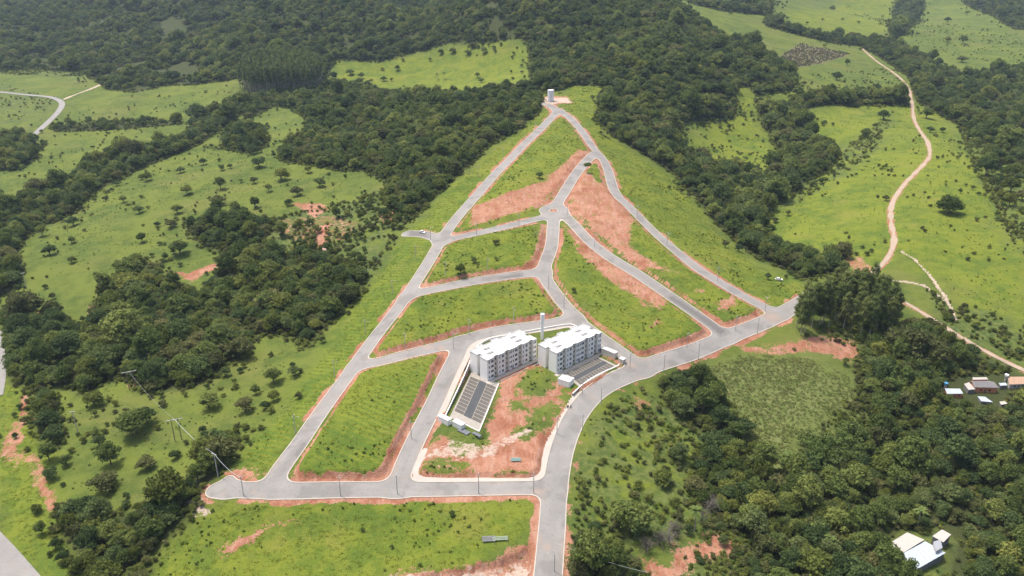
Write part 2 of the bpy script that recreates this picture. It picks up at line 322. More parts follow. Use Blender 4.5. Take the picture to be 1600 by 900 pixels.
SCRUBP = [[(430,340),(520,318),(600,300),(690,300),(640,350),(612,380),(570,437),(520,445),(400,400)], [(895,760),(905,660),(1000,600),(1060,640),(1180,760),(1150,840),(1000,850),(890,930)], [(0,0),(180,0),(220,90),(150,120),(0,115)], [(1280,470),(1620,590),(1620,930),(1000,930),(1180,760),(1340,600)],
 [(1320,230),(1400,170),(1370,240),(1310,280),(1230,330),(1215,320)], [(1500,170),(1640,300),(1640,430),(1560,360)], [(1440,450),(1640,520),(1640,580),(1500,540)], [(0,130),(90,155),(70,190),(0,190)]]
for p in SCRUBP: scrub = np.maximum(scrub, cover(p, 8, 10) * .8)
REEDP = [[(1100,572),(1170,548),(1260,558),(1335,590),(1352,650),(1300,665),(1255,690),(1238,735),(1190,722),(1150,660),(1118,610)]]
for p in REEDP: reed = np.maximum(reed, cover(p, 7, 9))
ROWP = [[(690,300),(640,362),(560,470),(440,640),(360,735),(410,745),(560,570),(690,372),(770,268)], [(600,590),(690,555),(680,600),(600,750),(460,745)]]
for p in ROWP: rowsw = np.maximum(rowsw, cover(p, 5, 3))
nz = fbm(tx, ty, 7, 3, 77); nz2 = fbm(tx, ty, 30, 2, 78)
edge = (1 - smooth(.9 + nz * 2.4, 2.0 + nz * 3.2, dS)) * smooth(.36, .56, nz2 * .6 + nz * .4) * .9
soil = np.maximum(soil, edge)
rdx, rdy = 1.0, 1.0
# cut banks: the steep faces show earth
e = 1.2; slope = np.hypot((land(tx + e, ty) - tz) / e, (land(tx, ty + e) - tz) / e); near = dS < 14
pl = poly_sd(tx, ty, PLAT, 12) > -6
soil = np.maximum(soil, np.where(near | pl, smooth(.42, .75, slope) * .85, 0))
for L, w in zip(DLINES, (5.0, 4.4)):
    d = line_d(tx + jx, ty + jy, L); soil = np.maximum(soil, (1 - smooth(w * .3, w * .3 + 1.8, d)) * .7)
for L in (GULLY, GULLY2): d = line_d(tx + jx * 1.5, ty + jy * 1.5, L); pale = np.maximum(pale, (1 - smooth(.3, 2.0, d)) * .72)
for L in SCRAPES: d = line_d(tx + jx * 4, ty + jy * 4, L); soil = np.maximum(soil, (1 - smooth(.5, 4.0, d)) * .62)
d = line_d(tx, ty, FARPATH); pale = np.maximum(pale, 1 - smooth(1, 3, d))
for px_, py_, r_ in ((120,800,4),(135,815,4),(165,830,5),(155,845,3),(60,650,3),(205,600,3)):
    c = at(px_, py_)[0]; soil = np.maximum(soil, (1 - smooth(r_ * .4, r_ * 1.3, np.hypot(tx + jx * 3 - c[0], ty + jy * 3 - c[1]))) * .8)

# ------------------------------------------------------------------ woods: where trees grow (photo polygons), crown size in metres, spacing
WOODS = [
 ('hill', [(825,-25),(1040,-25),(1060,10),(1110,45),(1140,65),(1180,65),(1200,95),(1240,110),(1245,140),(1182,150),(1172,136),(1150,136),(1150,182),(1110,188),(1065,193),(1058,222),(1100,245),(1150,270),(1187,280),(1232,250),(1207,215),(1185,180),(1184,155),(1250,170),(1270,190),(1250,205),(1300,225),(1310,245),(1290,270),(1235,300),(1205,325),(1195,345),(1200,372),(1260,402),(1320,398),(1310,428),(1262,432),(1215,418),(1185,405),(1155,380),(1128,358),(1103,330),(1078,300),(1052,272),(1007,243),(977,222),(948,204),(935,185),(940,160),(942,136),(900,134),(870,142),(850,146),(838,140),(825,60)], 7.6, 5.4, 1.0),
 ('saddle', [(850,160),(835,182),(803,208),(765,228),(738,252),(710,277),(685,300),(662,326),(640,345),(615,335),(598,308),(608,288),(575,268),(530,265),(490,258),(440,252),(436,235),(472,210),(482,190),(462,170),(430,165),(385,188),(372,165),(400,150),(520,132),(560,137),(600,145),(650,155),(700,151),(740,150),(785,140),(835,135)], 6.2, 4.5, 1.0),
 ('ridge', [(-120,-25),(838,-25),(838,60),(838,64),(800,60),(770,66),(700,68),(640,82),(600,95),(560,96),(520,92),(505,125),(390,128),(378,122),(300,133),(255,135),(210,145),(165,138),(130,112),(60,108),(-120,112)], 8.0, 5.8, 1.0),
 ('creek', [(-60,330),(30,312),(115,282),(158,250),(200,238),(285,218),(305,190),(375,150),(400,160),(310,228),(235,258),(152,297),(115,333),(67,352),(37,374),(27,394),(33,427),(20,460),(-60,480)], 7.5, 5.2, 1.0),
 ('hedge', [(80,197),(170,190),(230,192),(280,188),(280,195),(200,201),(90,206)], 5.0, 4.2, .6),
 ('pastureclump', [(345,215),(380,195),(415,205),(412,232),(385,240),(350,232)], 6.5, 5.0, .75),
 ('leftclump', [(-40,225),(20,212),(55,220),(60,245),(30,265),(-40,262)], 8.5, 6, 1.0),
 ('gully', [(292,350),(331,338),(372,333),(424,346),(431,359),(418,370),(403,383),(384,406),(347,394),(315,385)], 5.6, 4.2, 1.0),
 ('slopewood', [(150,475),(185,425),(215,410),(245,415),(255,440),(285,448),(315,462),(345,425),(385,402),(420,395),(450,400),(500,404),(545,415),(572,440),(556,470),(530,488),(512,508),(488,533),(478,545),(450,525),(400,525),(385,560),(350,570),(330,590),(300,605),(240,615),(205,595),(165,575),(150,545)], 6.6, 4.5, 1.0),
 ('openscrub', [(430,345),(518,322),(600,302),(680,302),(640,347),(614,376),(572,436),(500,400),(420,392),(410,372)], 4.4, 4.8, .5),
 ('roadwood', [(5,478),(30,485),(60,495),(100,500),(145,520),(155,560),(190,590),(155,602),(130,615),(100,600),(50,610),(20,600),(5,560)], 6.6, 4.8, 1.0),
 ('fencewood', [(48,610),(80,612),(98,680),(90,700),(60,680)], 5.8, 4.3, 1.0),
 ('bottomwood', [(98,795),(135,792),(185,805),(238,795),(285,762),(310,735),(335,700),(365,682),(372,698),(348,735),(318,770),(300,795),(275,828),(250,850),(237,870),(228,930),(150,930),(118,872),(98,835)], 6.4, 4.6, 1.0),
 ('treeline', [(1030,600),(1060,578),(1110,590),(1130,625),(1160,665),(1175,700),(1145,705),(1100,680),(1050,640)], 6.6, 4.7, 1.0),
 ('rightwood', [(1400,545),(1450,570),(1520,575),(1600,585),(1660,600),(1660,700),(1660,930),(1490,930),(1478,880),(1492,845),(1462,828),(1416,830),(1385,850),(1408,872),(1420,900),(1425,930),(1150,930),(1165,880),(1170,850),(1150,830),(1100,800),(1080,770),(1100,700),(1145,705),(1180,720),(1210,745),(1260,740),(1330,720),(1365,680),(1350,640),(1345,600),(1370,575)], 6.3, 4.7, 1.0),
 ('bottomright', [(890,850),(930,840),(960,850),(1000,880),(1000,930),(880,930)], 6.5, 4.6, 1.0),
 ('valleywood', [(1425,130),(1450,95),(1500,120),(1560,110),(1660,100),(1660,290),(1600,260),(1530,215),(1480,185),(1435,160)], 8.0, 6.0, 1.0),
 ('valleyband', [(1195,30),(1250,50),(1330,60),(1400,70),(1450,90),(1425,125),(1400,105),(1345,72),(1290,66),(1200,42)], 8.0, 6.2, 1.0),
 ('valleyline', [(1390,50),(1400,5),(1440,-10),(1440,20),(1410,55),(1395,62)], 8.0, 6.0, 1.0),
 ('farright', [(1060,-25),(1210,-25),(1205,25),(1130,18),(1085,8)], 9.0, 7.0, 1.0),
 ('farcorner', [(1480,-25),(1640,-25),(1640,50),(1585,45),(1540,20)], 9.0, 8.0, .7),
 ('hedgeright', [(1235,150),(1290,150),(1345,148),(1425,150),(1420,165),(1350,165),(1290,165),(1240,172)], 8.0, 5.6, 1.0),
 ('fieldedge', [(1500,185),(1560,240),(1640,300),(1640,410),(1570,340),(1530,270)], 5.5, 6.0, .55),
 ('grovewood', [(1285,528),(1345,537),(1348,560),(1342,600),(1400,605),(1470,590),(1540,578),(1600,588),(1585,577),(1530,552),(1460,515),(1425,500),(1400,535),(1350,530)], 6.2, 4.8, 1.0),
 ('lowerlane', [(1215,400),(1270,405),(1290,430),(1255,440)], 6.0, 4.6, .9)]
WPOLY = {w[0]: poly(w[1]) for w in WOODS}
for w in WOODS:
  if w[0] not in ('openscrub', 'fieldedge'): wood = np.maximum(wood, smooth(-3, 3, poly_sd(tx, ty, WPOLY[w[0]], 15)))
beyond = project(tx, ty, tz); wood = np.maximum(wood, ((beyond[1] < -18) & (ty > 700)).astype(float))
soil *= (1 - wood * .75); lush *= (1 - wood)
faces = np.arange(NR * NC).reshape(NR, NC)
F = np.stack([faces[:-1, :-1], faces[:-1, 1:], faces[1:, 1:], faces[1:, :-1]], -1).reshape(-1, 4)
me = bpy.data.meshes.new('ground'); me.vertices.add(len(tx)); me.vertices.foreach_set('co', np.stack([tx, ty, tz], 1).astype(np.float32).ravel())
me.loops.add(F.size); me.loops.foreach_set('vertex_index', F.astype(np.int32).ravel()); me.polygons.add(len(F))
me.polygons.foreach_set('loop_start', np.arange(0, F.size, 4, dtype=np.int32)); me.polygons.foreach_set('use_smooth', np.ones(len(F), bool)); me.update()
def color_attr(me, name, *ch):
    a = me.color_attributes.new(name, 'FLOAT_COLOR', 'POINT'); a.data.foreach_set('color', np.stack(ch, 1).astype(np.float32).ravel())
color_attr(me, 'cover_a', soil, pale, lush, scrub); color_attr(me, 'cover_b', reed, rowsw, wood, brown)
ground = tag(link('ground', me), kind='structure')

# ground material: land cover from the survey, broken up by noise
gm = bpy.data.materials.new('ground_cover'); gm.use_nodes = True; nt = gm.node_tree; N = nt.nodes; Lk = nt.links; bs = N['Principled BSDF']
bs.inputs['Roughness'].default_value = .95; bs.inputs['Specular IOR Level'].default_value = .1
geo = N.new('ShaderNodeNewGeometry')
def tex(scale, detail=4, rough=.55, vec=None):
    n = N.new('ShaderNodeTexNoise'); n.inputs['Scale'].default_value = scale; n.inputs['Detail'].default_value = detail; n.inputs['Roughness'].default_value = rough
    Lk.new(vec or geo.outputs['Position'], n.inputs['Vector']); return n.outputs[0]
def mth(op, a, b=None, c=None, clamp=False):
    n = N.new('ShaderNodeMath'); n.operation = op; n.use_clamp = clamp
    for i, v in enumerate((a, b, c)):
        if v is None: continue
        if isinstance(v, (int, float)): n.inputs[i].default_value = v
        else: Lk.new(v, n.inputs[i])
    return n.outputs[0]
def rmp(v, lo, hi):
    n = N.new('ShaderNodeMapRange'); n.interpolation_type = 'SMOOTHSTEP'; n.inputs[1].default_value = lo; n.inputs[2].default_value = hi; Lk.new(v, n.inputs[0]); return n.outputs[0]
def mix(f, a, b):
    n = N.new('ShaderNodeMix'); n.data_type = 'RGBA'
    for i, v in ((0, f), (6, a), (7, b)):
        if isinstance(v, tuple): n.inputs[i].default_value = (*v, 1)
        elif isinstance(v, (int, float)): n.inputs[i].default_value = v
        else: Lk.new(v, n.inputs[i])
    return n.outputs[2]
def attr(name):
    a = N.new('ShaderNodeAttribute'); a.attribute_name = name; s = N.new('ShaderNodeSeparateColor'); Lk.new(a.outputs['Color'], s.inputs[0]); return s.outputs[0], s.outputs[1], s.outputs[2], a.outputs['Alpha']
aS, aP, aL, aC = attr('cover_a'); aR, aW, aF, aB = attr('cover_b')
n50, n12, n3, n07 = tex(.02, 5), tex(.09, 5, .6), tex(.35, 5, .65), tex(1.4, 4, .7)
n6 = tex(.16, 5, .7); dull = mix(rmp(n6, .36, .64), (.07, .102, .02), (.104, .132, .027)); dull = mix(rmp(n50, .44, .58), dull, (.112, .14, .026)); dull = mix(mth('MULTIPLY', rmp(tex(.011, 5, .6), .52, .62), .45), dull, (.135, .135, .04)); dull = mix(mth('MULTIPLY', rmp(tex(.045, 7, .72), .48, .64), .75), dull, (.056, .086, .018))
lushc = mix(rmp(n6, .36, .64), (.09, .13, .017), (.142, .168, .022)); lushc = mix(rmp(n50, .44, .58), lushc, (.142, .17, .022)); lushc = mix(mth('MULTIPLY', rmp(tex(.03, 6, .65), .54, .64), .5), lushc, (.165, .165, .035)); lushc = mix(mth('MULTIPLY', rmp(tex(.05, 7, .72), .48, .64), .75), lushc, (.068, .11, .018))
lushc = mix(mth('MULTIPLY', rmp(n3, .55, .75), .4), lushc, (.055, .1, .02))
grass = mix(aL, dull, lushc)
scr = mix(rmp(n3, .38, .62), (.045, .075, .022), (.12, .14, .045)); grass = mix(mth('MULTIPLY', aC, rmp(n12, .35, .55)), grass, scr)
rd = mix(rmp(n3, .35, .65), (.145, .16, .058), (.1, .135, .036)); grass = mix(aR, grass, rd)
mp = N.new('ShaderNodeMapping'); mp.inputs['Rotation'].default_value = (0, 0, R(27)); Lk.new(geo.outputs['Position'], mp.inputs[0])
wv = N.new('ShaderNodeTexWave'); wv.bands_direction = 'Y'; wv.inputs['Scale'].default_value = .1; wv.inputs['Distortion'].default_value = 2.5; wv.inputs['Detail'].default_value = 2; wv.inputs['Detail Scale'].default_value = .6; Lk.new(mp.outputs[0], wv.inputs[0])
grass = mix(mth('MULTIPLY', mth('MULTIPLY', aW, rmp(wv.outputs[1], .3, .8)), .45), grass, (.06, .115, .018))
grass = mix(mth('MULTIPLY', rmp(n07, .5, .78), .35), grass, (.045, .072, .02))
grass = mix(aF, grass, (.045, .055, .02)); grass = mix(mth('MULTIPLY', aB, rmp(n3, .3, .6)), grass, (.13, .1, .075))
earth = mix(rmp(n12, .38, .62), (.23, .088, .05), (.36, .18, .12)); n25 = tex(.3, 8, .72); earth = mix(mth('MULTIPLY', rmp(tex(.045, 6, .7), .5, .62), .55), earth, (.2, .088, .055)); stk = N.new('ShaderNodeMapping'); stk.inputs['Scale'].default_value = (1, .16, 1); stk.inputs['Rotation'].default_value = (0, 0, R(-32)); Lk.new(geo.outputs['Position'], stk.inputs[0]); earth = mix(mth('MULTIPLY', rmp(tex(.5, 6, .7, stk.outputs[0]), .48, .64), .6), earth, (.38, .24, .178)); earth = mix(mth('MULTIPLY', rmp(n25, .5, .68), .75), earth, (.2, .085, .052)); earth = mix(mth('MULTIPLY', rmp(n07, .45, .7), .5), earth, (.37, .23, .16))
sm = rmp(mth('ADD', aS, mth('MULTIPLY', mth('SUBTRACT', mth('ADD', mth('MULTIPLY', n3, .65), mth('MULTIPLY', n07, .35)), .5), 2.3)), .4, .56)
col = mix(sm, grass, earth)
pm = rmp(mth('ADD', aP, mth('MULTIPLY', mth('SUBTRACT', n3, .5), 1.2)), .35, .6); col = mix(pm, col, mix(rmp(n07, .35, .65), (.36, .27, .21), (.42, .35, .3)))
Lk.new(col, bs.inputs['Base Color'])
bp = N.new('ShaderNodeBump'); bp.inputs['Strength'].default_value = .8; bp.inputs['Distance'].default_value = .7
Lk.new(mth('ADD', mth('MULTIPLY', n07, .45), mth('MULTIPLY', n3, .8)), bp.inputs['Height']); Lk.new(bp.outputs[0], bs.inputs['Normal'])
ground.data.materials.append(gm)

# ------------------------------------------------------------------ street sheet, kerbs and pavements cut from the street field
def clip(poly_, lo, keep_above, cuts):
    out = []
    for (p, v), (q, w) in zip(poly_, poly_[1:] + poly_[:1]):
        a = (v >= lo) == keep_above or v == lo; b = (w >= lo) == keep_above or w == lo
        if a: out.append((p, v))
        if a != b:
            t = (lo - v) / (w - v); out.append(((p[0] + (q[0] - p[0]) * t, p[1] + (q[1] - p[1]) * t), lo))
    return out
def band(lo, hi, dz, skirt=0.0, inside=None):
    v00, v10, v11, v01 = _SD[:-1, :-1], _SD[:-1, 1:], _SD[1:, 1:], _SD[1:, :-1]
    mn = np.minimum(np.minimum(v00, v10), np.minimum(v11, v01)); mxx = np.maximum(np.maximum(v00, v10), np.maximum(v11, v01))
    J, I = np.where((mxx > (lo if lo is not None else -99)) & (mn < hi))
    if inside is not None:
        k = np.zeros(len(I), bool)
        for P in inside: k |= poly_sd(sx[I] + ss / 2, sy[J] + ss / 2, P, 5) > 0
        I, J = I[k], J[k]
    vid = {}; V = []; Fc = []; side = []
    def vert(p):
        k = (round(p[0], 3), round(p[1], 3))
        if k not in vid: vid[k] = len(V); V.append(k)
        return vid[k]
    for i, j in zip(I, J):
        c = [((sx[i], sy[j]), _SD[j, i]), ((sx[i + 1], sy[j]), _SD[j, i + 1]), ((sx[i + 1], sy[j + 1]), _SD[j + 1, i + 1]), ((sx[i], sy[j + 1]), _SD[j + 1, i])]
        if mxx[j, i] > hi: c = clip(c, hi, False, None)
        if lo is not None and c and mn[j, i] < lo: c = clip(c, lo, True, None)
        if len(c) < 3: continue
        ids = [vert(p) for p, v in c]; vals = [v for p, v in c]
        f = [a for a, b in zip(ids, ids[1:] + ids[:1]) if a != b]
        if len(f) < 3: continue
        Fc.append(f)
        if skirt:
            for a, b, va, vb in zip(ids, ids[1:] + ids[:1], vals, vals[1:] + vals[:1]):
                if a != b and ((va == hi and vb == hi) or (lo is not None and va == lo and vb == lo)): side.append((a, b))
    A = np.array(V); z = base(A[:, 0], A[:, 1]) + dz; P = [(x, y, zz) for (x, y), zz in zip(V, z)]
    if skirt:
        low = {}
        for a, b in side:
            for k in (a, b):
                if k not in low: low[k] = len(P); P.append((P[k][0], P[k][1], P[k][2] - skirt))
            Fc.append((b, a, low[a], low[b]))
    return P, Fc, A
def road_material(name, c1, c2, dark=None, dust=(.29, .23, .19)):
    m = bpy.data.materials.new(name); m.use_nodes = True; nt = m.node_tree; nn = nt.nodes; b = nn['Principled BSDF']; b.inputs['Roughness'].default_value = .85; b.inputs['Specular IOR Level'].default_value = .25
    g = nn.new('ShaderNodeNewGeometry')
    def t(s, d=5):
        n = nn.new('ShaderNodeTexNoise'); n.inputs['Scale'].default_value = s; n.inputs['Detail'].default_value = d; nt.links.new(g.outputs['Position'], n.inputs['Vector']); return n.outputs[0]
    def mx(f, a, bb, lo=.3, hi=.7):
        r = nn.new('ShaderNodeMapRange'); r.inputs[1].default_value = lo; r.inputs[2].default_value = hi; nt.links.new(f, r.inputs[0])
        n = nn.new('ShaderNodeMix'); n.data_type = 'RGBA'; nt.links.new(r.outputs[0], n.inputs[0])
        for i, v in ((6, a), (7, bb)):
            if isinstance(v, tuple): n.inputs[i].default_value = (*v, 1)
            else: nt.links.new(v, n.inputs[i])
        return n.outputs[2]
    c = mx(t(.12), c1, c2); c = mx(t(1.1, 6), c, tuple(v * .86 for v in c1), .5, .85); c = mx(t(.3, 6), c, dust, .6, .85)
    a = nn.new('ShaderNodeAttribute'); a.attribute_name = 'wear'; s = nn.new('ShaderNodeSeparateColor'); nt.links.new(a.outputs['Color'], s.inputs[0])
    c = mx(s.outputs[0], c, tuple(v * .55 for v in c1), 0, 1); c = mx(s.outputs[1], c, dust, 0, 1)
    nt.links.new(c, b.inputs['Base Color']); return m
asphalt = road_material('old_asphalt', (.205, .198, .19), (.25, .242, .232))
concrete = mat('pale_concrete', (.38, .35, .31), .9, .25, .18)
kerbm = mat('kerb_concrete', (.4, .365, .32), .9, .6, .2)
P, Fc, A = band(None, 0.0, .06)
me = mesh_np('street', P, Fc, asphalt)
PATCH = [([(455,712),(470,690),(485,690),(470,725)], .7), ([(1040,465),(1050,460),(1140,520),(1125,525)], .9), ([(780,432),(815,427),(815,433),(780,437)], .9), ([(637,370),(640,360),(668,362),(670,372)], .8), ([(470,690),(480,680),(495,683),(440,750),(425,750)], .35), ([(985,420),(1000,425),(1050,462),(1035,466)], .25)]
wd = np.zeros(len(A)); wdust = np.clip((fbm(A[:, 0], A[:, 1], 12, 3, 4) - .52) * 2.2, 0, .6) * smooth(-2.2, -.2, street(A[:, 0], A[:, 1]))
for p, k in PATCH: wd = np.maximum(wd, smooth(-.3, .3, poly_sd(A[:, 0], A[:, 1], poly(p), 5)) * k)
for px_, py_, r_ in ((880,640,5),(1205,495,9),(852,163,7),(690,545,5),(668,543,5),(985,570,5),(855,855,4),(350,770,2.5),(395,770,3),(1265,462,8),(840,770,4),(925,620,4)):
    c = at(px_, py_)[0]; wdust = np.maximum(wdust, .75 * (1 - smooth(r_ * .3, r_, np.hypot(A[:, 0] - c[0], A[:, 1] - c[1]) + 2 * fbm(A[:, 0], A[:, 1], 3, 2, 6))))
sdv = street(A[:, 0], A[:, 1]); wd = np.maximum(wd, .2 * smooth(-2.6, -3.3, sdv) * fbm(A[:, 0], A[:, 1], 9, 3, 12)); wd = np.maximum(wd, .35 * smooth(.56, .66, fbm(A[:, 0], A[:, 1], 7, 3, 14)))
color_attr(me, 'wear', wd, wdust, wd * 0, wd * 0 + 1)
street_o = tag(link('street', me), kind='structure')
P, Fc, A = band(0.012, .42, .2, .5); kerb = link('kerb', mesh_np('kerb', P, Fc, kerbm), street_o)
PAVE = [poly([(640,700),(640,764),(720,764),(800,763),(866,763),(879,700),(903,645),(940,606),(985,583),(985,565),(900,600),(850,690)]), poly([(690,675),(676,638),(698,588),(712,560),(722,536),(757,522),(800,514),(865,505),(897,496),(908,505),(947,534),(985,562),(950,562),(900,525),(850,530),(765,550),(745,580),(712,668)])]
P, Fc, A = band(.432, 2.6, .16, .5, PAVE); tag(link('pavement', mesh_np('pavement', P, Fc, concrete)), kind='structure')
def ribbon(name, L, w, dz, m, nx=6, rag=0.0):
    V = []; Fq = []
    T = np.gradient(L, axis=0); T /= np.linalg.norm(T, axis=1)[:, None] + 1e-9; Nn = np.stack([T[:, 1], -T[:, 0]], 1)
    q = np.linspace(-1, 1, nx); ww = w / 2 + rag * (fbm(L[:, 0], L[:, 1], 8, 2, 2) - .5)
    for k in range(nx):
        X = L + Nn * (q[k] * ww)[:, None]; V.append(np.column_stack([X, land(X[:, 0], X[:, 1])]))
    V = np.array(V); V[:, :, 2] = V[:, :, 2].max(0)[None] * .5 + V[:, :, 2] * .5 + dz; V = V.transpose(1, 0, 2).reshape(-1, 3)
    for i in range(len(L) - 1):
        for k in range(nx - 1): a = i * nx + k; Fq.append((a, a + nx, a + nx + 1, a + 1))
    o = link(name, mesh_np(name, V, Fq, m)); color_attr(o.data, 'wear', *(np.zeros(len(V)) for _ in range(3)), np.ones(len(V))); return tag(o, kind='structure')
for (p, w, n), L in zip(LANES, LLINES): ribbon('country_lane', L, w, .25, asphalt)
dirt_m = mat('dirt_track', (.33, .26, .2), .95, .3, .22, .1, 0, .5, .1)
for (p, w), L in zip(DIRTS, DLINES): ribbon('dirt_road', L, w * .62, .14, dirt_m, 5, 2.2)
# ------------------------------------------------------------------ look-ups of the ground cover at any place
_cov = {k: v.reshape(NR, NC) for k, v in dict(soil=soil, pale=pale, lush=lush, scrub=scrub, reed=reed, wood=wood).items()}
def cov(name, x, y):
    r = np.clip(np.log(np.maximum(y, 150) / 150) / math.log(24) * (NR - 1), 0, NR - 1).round().astype(int)
    c = np.clip((x / (y * cth + 77) + .92) / 1.84 * (NC - 1), 0, NC - 1).round().astype(int)
    return _cov[name][r, c]
ORD = ['first','second','third','fourth','fifth','sixth','seventh','eighth','ninth','tenth','eleventh','twelfth','thirteenth','fourteenth','fifteenth','sixteenth','seventeenth','eighteenth','nineteenth','twentieth']
ORD += ['twenty-' + o for o in ORD[:9]] + ['thirtieth'] + ['thirty-' + o for o in ORD[:9]] + ['fortieth'] + ['forty-' + o for o in ORD[:9]] + ['fiftieth'] + ['fifty-' + o for o in ORD[:9]] + ['sixtieth'] + ['sixty-' + o for o in ORD[:9]]

# ------------------------------------------------------------------ the two apartment blocks
white_wall = mat('white_render', (.84, .83, .8), .8, .5, .05); beige_wall = mat('beige_render', (.56, .52, .44), .8, .5, .06)
roof_white = mat('white_roof', (.66, .655, .645), .7, .35, .05); glass = mat('window_glass', (.03, .035, .045), .15, None, 0, .5)
frame_m = mat('white_frame', (.62, .62, .63), .5); grey_c = mat('grey_concrete', (.4, .39, .38), .9, .4, .15); pinkish = mat('reddish_plinth', (.42, .36, .33), .9)
def outline(L=BL, W=BW):
    f = [(0,0),(4.4,0),(4.4,.9),(7.2,.9),(7.2,.3),(11.8,.3),(11.8,1.0),(14.4,1.0),(14.4,.5),(20.6,.5),(20.6,1.0),(23.2,1.0),(23.2,.3),(27.6,.3),(27.6,.9),(30.0,.9),(30.0,0),(L,0)]
    r = [(L,5.2),(L-1.6,5.2),(L-1.6,7.2),(L,7.2),(L,W)]
    b = [(27.2,W),(27.2,W+1.2),(24.2,W+1.2),(24.2,W),(18.2,W),(18.2,W+1.4),(14.6,W+1.4),(14.6,W),(8.4,W),(8.4,W+1.2),(5.4,W+1.2),(5.4,W),(0,W)]
    return f + r + b + [(0,7.2),(1.6,7.2),(1.6,5.2),(0,5.2)]
OUT = outline()
def is_beige(a, b):
    m = ((a[0] + b[0]) / 2, (a[1] + b[1]) / 2); return (m[1] >= .85 and m[1] <= 1.05 and abs(a[1] - b[1]) < .1) or (a[0] == b[0] and 1.3 < a[0] < 2) or (a[0] == b[0] and BL - 2 < a[0] < BL - 1.3)
WINDOWS = [(1.3,0,.6,1.0),(3.2,0,1.5,1.15),(6.0,.9,.8,1.1),(8.2,.3,.4,1.2),(10.2,.3,1.1,1.2),(13.4,1.0,.8,1.1),(14.95,.5,.4,1.1),(15.9,.5,.6,1.0),(17.2,.5,.6,1.0),(19.1,.5,1.6,1.15),(22.1,1.0,.8,1.1),(23.8,.3,.4,1.2),(25.9,.3,1.1,1.2),(28.9,.9,.8,1.1),(30.7,0,.6,1.0),(31.8,0,.6,1.0)]
WM = {}
for x, y, w, h in WINDOWS:
    if (w, h) in WM: continue
    f = MB(); t = .06; f.box(-w/2-t, w/2+t, -.06, .0, -t, 0).box(-w/2-t, w/2+t, -.06, .0, h, h+t).box(-w/2-t, -w/2, -.06, 0, 0, h).box(w/2, w/2+t, -.06, 0, 0, h)
    if w > 1: f.box(-.03, .03, -.05, 0, 0, h)
    p = MB(); p.box(-w/2, w/2, -.02, .0, 0, h); WM[(w, h)] = (f.mesh('window', frame_m), p.mesh('pane', glass))
def apartment(o, z, label):
    t = thing('apartment_building', label, 'apartment building', (o[0], o[1], z), YAW, 'apartment blocks'); t.scale = (.965, 1, 1)
    wm, bm_, pm_ = MB(), MB(), MB()
    for a, b in zip(OUT, OUT[1:] + OUT[:1]):
        (bm_ := MB()) if is_beige(a, b) else None; (bm_ if is_beige(a, b) else wm).quad((*a, -.6), (*b, -.6), (*b, BH), (*a, BH))
        if is_beige(a, b): tag(bm_.build('recessed_wall', beige_wall, t), 'beige recessed wall strip')
    wm.build('wall', white_wall, t)
    rf = MB().prism(OUT, BH - .9, BH - .45).build('roof', roof_white, t)
    n = len(OUT); cx = [(OUT[i-1], OUT[i], OUT[(i+1) % n]) for i in range(n)]
    inn = []
    for a, b, c in cx:
        d1 = Vector((b[0]-a[0], b[1]-a[1])).normalized(); d2 = Vector((c[0]-b[0], c[1]-b[1])).normalized(); nn = Vector((-d1.y - d2.y, d1.x + d2.x)); inn.append((b[0] + nn.x * .16, b[1] + nn.y * .16))
    pp = MB()
    for i in range(n):
        j = (i + 1) % n; a, b, c, d = OUT[i], OUT[j], inn[j], inn[i]
        pp.quad((*a, BH), (*b, BH), (*c, BH), (*d, BH)); pp.quad((*d, BH), (*c, BH), (*c, BH - .6), (*d, BH - .6))
    pp.build('parapet', roof_white, t)
    for x0, y0, w, d in ((4.5, 4.0, 3.4, 1.5), (6.0, 8.2, 3.4, 1.5), (23.0, 4.0, 3.6, 1.5), (23.5, 8.4, 3.6, 1.5)):
        v = MB(); v.box(x0, x0 + w, y0, y0 + d, BH - .45, BH - .1); v.build('roof_hatch', mat_hatch, rf)
    for k in range(4):
        for x, y, w, h in WINDOWS:
            f, p = WM[(w, h)]; wo = link('window', f, t); wo.location = (x, y - .003, k * 2.55 + 1.05 + (0.1 if h < 1.1 else 0)); link('pane', p, wo).location = (0, -.004, 0)
    d = MB(); d.box(16.2, 17.6, .42, .5, -.1, 2.1); d.build('door', grey_c, t)
    MB().box(-1.6, BL + 1.6, -2.2, -.02, -.5, .06).build('pavement_apron', concrete, t)
    return t
mat_hatch = mat('grey_hatch', (.24, .24, .24), .8)
apartment(B1, PZ1, 'white four-storey apartment block on the left, beside the long walled parking lot')
apartment(B2, PZ2, 'white four-storey apartment block on the right, facing the parking lot by the curve')

